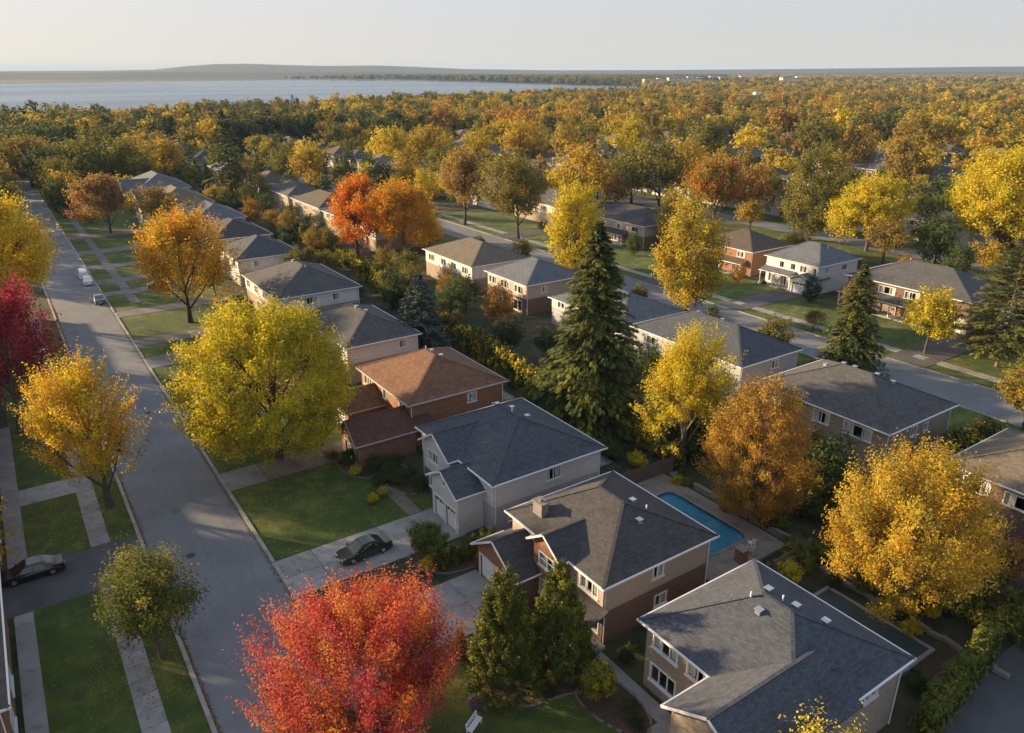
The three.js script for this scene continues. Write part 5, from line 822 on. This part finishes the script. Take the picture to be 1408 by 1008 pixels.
const tyreG = new THREE.TorusGeometry(.25, .085, 8, 20), rimG = new THREE.CylinderGeometry(.2, .2, .13, 12).rotateX(Math.PI / 2), lampG = new GB().box(0, 0, 0, .1, .13, .38).build();
function car(label, x, z, turn, mat, L, Wd, Hh, kind, group, y = 0) {
  const P = carParts(L, Wd, Hh, kind), g = thing('car', label, 'car', x, z, turn, group); g.position.y = y;
  mesh('body', P.body, mat, g); mesh('windscreen', P.front, M.carGlass, g); mesh('rear_window', P.rear, M.carGlass, g);
  for (const f of P.sides) for (const s of [-1, 1]) mesh('side_window', f(s), M.carGlass, g);
  for (const sx of [-1, 1]) for (const sz of [-1, 1]) {
    const w = new THREE.Group(); w.name = 'wheel'; w.position.set(sx * P.wx, P.wr, sz * (P.Wd / 2 - .12)); g.add(w); mesh('tyre', tyreG, M.rubber, w).scale.set(1, 1, 1.25); mesh('rim', rimG, M.rim, w);
    const lamp = mesh(sx > 0 ? 'headlight' : 'tail_light', lampG, sx > 0 ? M.lampClear : M.lampRed, g); lamp.position.set(sx * (P.half - .02), P.belt * .74, sz * (P.Wd / 2 - .36));
    if (sx > 0) mesh('mirror', new GB().box(0, 0, 0, .14, .12, .2).build(), mat, g).position.set(P.wx - .32, P.belt + .08, sz * (P.Wd / 2 + .06));
  }
  for (const s of [-1, 1]) mesh('bumper', new GB().box(s * (P.half + .0), .42, 0, .1, .14, P.Wd * .72).build(), mat, g);
  for (const s of [-1, 1]) mesh('number_plate', new GB().box(s * (P.half + .06), .46, 0, .02, .12, .42).build(), M.plastic, g);
  return g;
}
car('black sedan parked on the dark asphalt driveway', -3.6, -67.0, Math.PI, paint(.008, .008, .009), 4.7, 1.8, 1.42, 'sedan', null, .02);
car('dark green sedan parked on the concrete driveway behind the red maple', 20.9, -54.0, Math.PI + .05, paint(.012, .030, .013), 4.8, 1.82, 1.44, 'sedan', null, .05);
car('white pickup-sized car parked at the kerb, first of the two white ones', 12.4, -176.5, Math.PI / 2, paint(.72, .72, .70), 4.9, 1.9, 1.72, 'suv', null, .02);
car('white car parked right behind the other white one', 12.5, -170.4, Math.PI / 2, paint(.66, .67, .68), 4.6, 1.8, 1.5, 'sedan', null, .02);
car('grey car parked alone at the kerb', 12.5, -154.5, Math.PI / 2, paint(.10, .12, .15), 4.5, 1.8, 1.46, 'sedan', null, .02);
car('dark car on the far driveway beside the wide golden-orange tree', 24, -159.2, 0, paint(.03, .03, .035), 4.6, 1.8, 1.48, 'sedan', null, .06);

// ---------- back garden of the pool ----------
{
  const hole = (x0, x1, z0, z1, n = 1.2) => { const p = new THREE.Path(); p.moveTo(x0 + n, -z0); p.lineTo(x1 - n, -z0); p.quadraticCurveTo(x1, -z0, x1, -(z0 + n)); p.lineTo(x1, -(z1 - n)); p.quadraticCurveTo(x1, -z1, x1 - n, -z1); p.lineTo(x0 + n, -z1); p.quadraticCurveTo(x0, -z1, x0, -(z1 - n)); p.lineTo(x0, -(z0 + n)); p.quadraticCurveTo(x0, -z0, x0 + n, -z0); return p; };
  const px0 = 45.6, px1 = 51.0, pz0 = -46.4, pz1 = -36.2;
  const deck = new THREE.Shape([[43, 49.2], [52.8, 49.2], [52.8, 33.6], [43, 33.6]].map(([x, y]) => new THREE.Vector2(x, y))); deck.holes.push(hole(px0, px1, pz0, pz1));
  const dg = new THREE.ExtrudeGeometry(deck, { depth: .34, bevelEnabled: false }); dg.rotateX(-Math.PI / 2); struct('patio', dg, M.deck, 'worn brownish concrete deck round the blue pool');
  const pool = thing('swimming_pool', 'blue rectangular swimming pool with rounded corners behind the charcoal roof', 'pool', (px0 + px1) / 2, (pz0 + pz1) / 2);
  const cx = (px0 + px1) / 2, cz = (pz0 + pz1) / 2, outl = hole(px0, px1, pz0, pz1).getPoints(8), rim = new GB(), wallg = new GB();
  for (let i = 0; i < outl.length; i++) { const a = outl[i], b = outl[(i + 1) % outl.length]; if (a.distanceTo(b) < 1e-4) continue; const A = V(a.x - cx, 0, -a.y - cz), B = V(b.x - cx, 0, -b.y - cz); wallg.quad(A.clone().setY(.02), B.clone().setY(.02), B.clone().setY(.36), A.clone().setY(.36)); rim.beam(A.clone().setY(.345), B.clone().setY(.345), .32, .05); }
  const inside = new THREE.Shape(outl); const wt = new THREE.ShapeGeometry(inside); wt.rotateX(-Math.PI / 2); wt.translate(-cx, 0, -cz);
  mesh('pool_wall', wallg.build(), M.poolLiner, pool); mesh('coping', rim.build(), M.stone, pool);
  const fl = wt.clone(); fl.translate(0, .03, 0); mesh('pool_floor', fl, M.poolLiner, pool);
  const wg = wt.clone(); wg.translate(0, .2, 0); mesh('water', wg, M.poolWater, pool);
  // brick pillar with a pale chair beside it
  const pi = thing('brick_pillar', 'square brick garden pillar at the end of the pool', 'pillar', 47.3, -34.3); mesh('shaft', new GB().box(0, .8, 0, .8, 1.6, .8).build(), M.brickRed, pi); mesh('cap', new GB().box(0, 1.65, 0, 1.0, .12, 1.0).build(), M.stone, pi);
  const chair = (label, x, z, t, y) => { const c = thing('garden_chair', label, 'chair', x, z, t); c.position.y = y; mesh('seat', new GB().box(0, .42, 0, .5, .05, .5).build(), M.plastic, c); mesh('backrest', new GB().hexa([V(-.25, .45, -.2), V(.25, .45, -.2), V(.25, .45, -.24), V(-.25, .45, -.24)], [V(-.25, .95, -.34), V(.25, .95, -.34), V(.25, .95, -.38), V(-.25, .95, -.38)]).build(), M.plastic, c); for (const [a, b] of [[-1, -1], [-1, 1], [1, -1], [1, 1]]) mesh('leg', new GB().box(a * .22, .2, b * .22, .05, .4, .05).build(), M.plastic, c); for (const s of [-1, 1]) mesh('armrest', new GB().box(s * .27, .64, 0, .05, .04, .5).box(s * .27, .53, .2, .05, .2, .05).build(), M.plastic, c); };
  chair('white garden chair by the brick pillar', 48.9, -34.6, 2.4, .34); chair('white garden chair between the pool and the brick pillar', 49.8, -35.2, 2.9, .34);
  // covered pool of the beige house
  const cv = thing('covered_pool', 'dark green covered pool behind the beige house', 'pool', 48.2, -23.6);
  mesh('frame', new GB().box(-2.4, .12, 0, .3, .3, 9).box(2.4, .12, 0, .3, .3, 9).box(0, .12, -4.35, 4.5, .3, .3).box(0, .12, 4.35, 4.5, .3, .3).build(), M.concreteB, cv);
  const cg = new THREE.PlaneGeometry(4.5, 8.4, 24, 44); cg.rotateX(-Math.PI / 2); { const p = cg.attributes.position; for (let i = 0; i < p.count; i++) p.setY(i, .2 + .06 * fbm(p.getX(i) / 8 + .5, p.getZ(i) / 8 + .5, 8, 3, 5)); cg.computeVertexNormals(); } mesh('cover', cg, M.tarp, cv);
  // fences: separate boards between posts
  const fence = (label, a, b, h, mat, gap = .155) => {
    const A = V(a[0], 0, a[1]), B = V(b[0], 0, b[1]), L = A.distanceTo(B), g = thing('fence', label, 'fence', A.x, A.z, Math.atan2(-(B.z - A.z), B.x - A.x)), bd = cached(`bd${h}`, () => new GB().box(0, h / 2 + .04, 0, .14, h, .025).build()), r = rng(Math.round(A.x * 3 - A.z)), n = Math.floor(L / gap);
    for (let i = 0; i < n; i++) { const m = mesh('board', bd, mat, g); m.position.set((i + .5) * gap, (r() - .5) * .03, 0); }
    for (let i = 0; i <= Math.ceil(L / 2.4); i++) mesh('post', cached(`po${h}`, () => new GB().box(0, h / 2 + .1, -.08, .11, h + .2, .11).build()), mat, g).position.x = Math.min(L, i * 2.4);
    for (const y of [.35, h - .25]) mesh('rail', new GB().box(L / 2, y, -.04, L, .09, .05).build(), mat, g);
  };
  fence('dark wooden board fence between the pool deck and the next garden', [45.6, -49.6], [54.2, -49.2], 1.9, M.fence);
  fence('grey board fence behind the beige house toward the pool', [45, -31.6], [53.4, -31.8], 1.6, M.fenceGrey);
  fence('brown board fence between the back gardens, beside the pale patio', [47, -66.4], [54.4, -66.6], 1.7, M.fence);
  const lw = thing('garden_wall', 'low pale retaining wall behind the pool deck', 'wall', 53.6, -41.4); { const r = rng(9); for (let i = 0; i < 14; i++) for (let j = 0; j < 2; j++) { const s = mesh('stone_block', cached('sb', () => new GB().box(0, 0, 0, .42, .3, 1.02).build()), (i + j) % 3 ? M.stone : M.concreteB, lw); s.position.set((r() - .5) * .05, .17 + j * .32, -7 + (i + (j % 2) * .5) * 1.05); } }
  const lw2 = thing('garden_wall', 'rough stone edging wall behind the dark covered pool', 'wall', 52.4, -23.5); { const r = rng(19); for (let i = 0; i < 16; i++) { const s = mesh('stone_block', cached('sb', () => null), M.stone, lw2); s.position.set((r() - .5) * .2, .15 + r() * .1, -6 + i * .95); s.rotation.y = (r() - .5) * .4; } }
  // garden table with a blue cover, and a pale bench under the red maple
  const bn = thing('garden_bench', 'white garden bench on the lawn beside the red maple', 'bench', 19.0, -32.2, .5); mesh('seat', new GB().box(0, .42, .08, 1.4, .04, .12).box(0, .42, -.06, 1.4, .04, .12).box(0, .42, -.2, 1.4, .04, .12).build(), M.plastic, bn); mesh('backrest', new GB().box(0, .62, -.3, 1.4, .1, .03).box(0, .8, -.33, 1.4, .1, .03).build(), M.plastic, bn); for (const s of [-.6, .6]) { mesh('leg', new GB().box(s, .2, .1, .06, .42, .06).build(), M.plastic, bn); mesh('leg', new GB().box(s, .42, -.28, .06, .86, .06).build(), M.plastic, bn); }
  const fl2 = shrubParts(66, .8, .8, [[.16, .15, .26, 2], [.35, .08, .2, .6], [.10, .12, .06, 1]], .11, 40, 40); shrub('low blue-violet flower clump beside the white bench', 19.8, -33.6, fl2);
}
// fallen leaves on lawns, kerbs and pavements
{
  const r = rng(808), lf = new Leaves(); lf.add(0, .012, 0, 1, .1, 0, 0, .12, 1, .12, .085, 1, 1, 1); const N = 21000, im = new THREE.InstancedMesh(lf.build(), LEAF, N), m4 = new THREE.Matrix4(), q = new THREE.Quaternion(), c = new THREE.Color();
  const src = [[14.9, -36.3, 6, PAL.red], [20.5, -75.9, 10, PAL.yellow], [3.5, -75.4, 7, PAL.orange], [3.4, -50.6, 5, PAL.gold], [23.7, -132.6, 12, PAL.gold], [53.6, -38.5, 6, PAL.rust], [-3, -97, 7, PAL.crimson], [112, -54, 7, PAL.yellow], [22, -62, 11, PAL.yellow], [94.7, -86, 7, PAL.gold], [20, -32, 9, PAL.red]];
  for (let i = 0; i < N; i++) { const [x, z, R, pal] = src[i % src.length], a = r() * 6.283, d = R * Math.sqrt(r()) * (r() < .2 ? 1.5 : 1), k = pick(r, pal); if (x + Math.cos(a) * d > 5.2 && x + Math.cos(a) * d < 13.6 && r() < .93) continue; q.setFromEuler(new THREE.Euler((r() - .5) * .5, r() * 6.28, (r() - .5) * .5)); const s = .7 + .8 * r(); im.setMatrixAt(i, m4.compose(V(x + Math.cos(a) * d, .06, z + Math.sin(a) * d), q, V(s, s, s))); im.setColorAt(i, c.setRGB(k[0] * .8, k[1] * .8, k[2] * .8)); }
  for (let i = 0; i < N; i += 3) { const L = r() < .6, k = pick(r, r() < .5 ? PAL.gold : PAL.rust); q.setFromEuler(new THREE.Euler((r() - .5) * .6, r() * 6.28, (r() - .5) * .6)); const s = .6 + .7 * r(); im.setMatrixAt(i, m4.compose(V((L ? 5.05 : 13.62) + (L ? 1 : -1) * Math.abs(gauss(r)) * .22, .025, -25 - 130 * Math.pow(r(), 1.3)), q, V(s, s, s))); im.setColorAt(i, c.setRGB(k[0] * .55, k[1] * .55, k[2] * .55)); }
  shade(im); tag(top(im, 'fallen_leaves'), 'fallen autumn leaves scattered over lawns and kerbs', 'leaves', null, 'stuff');
}
renderer.render(scene, camera);
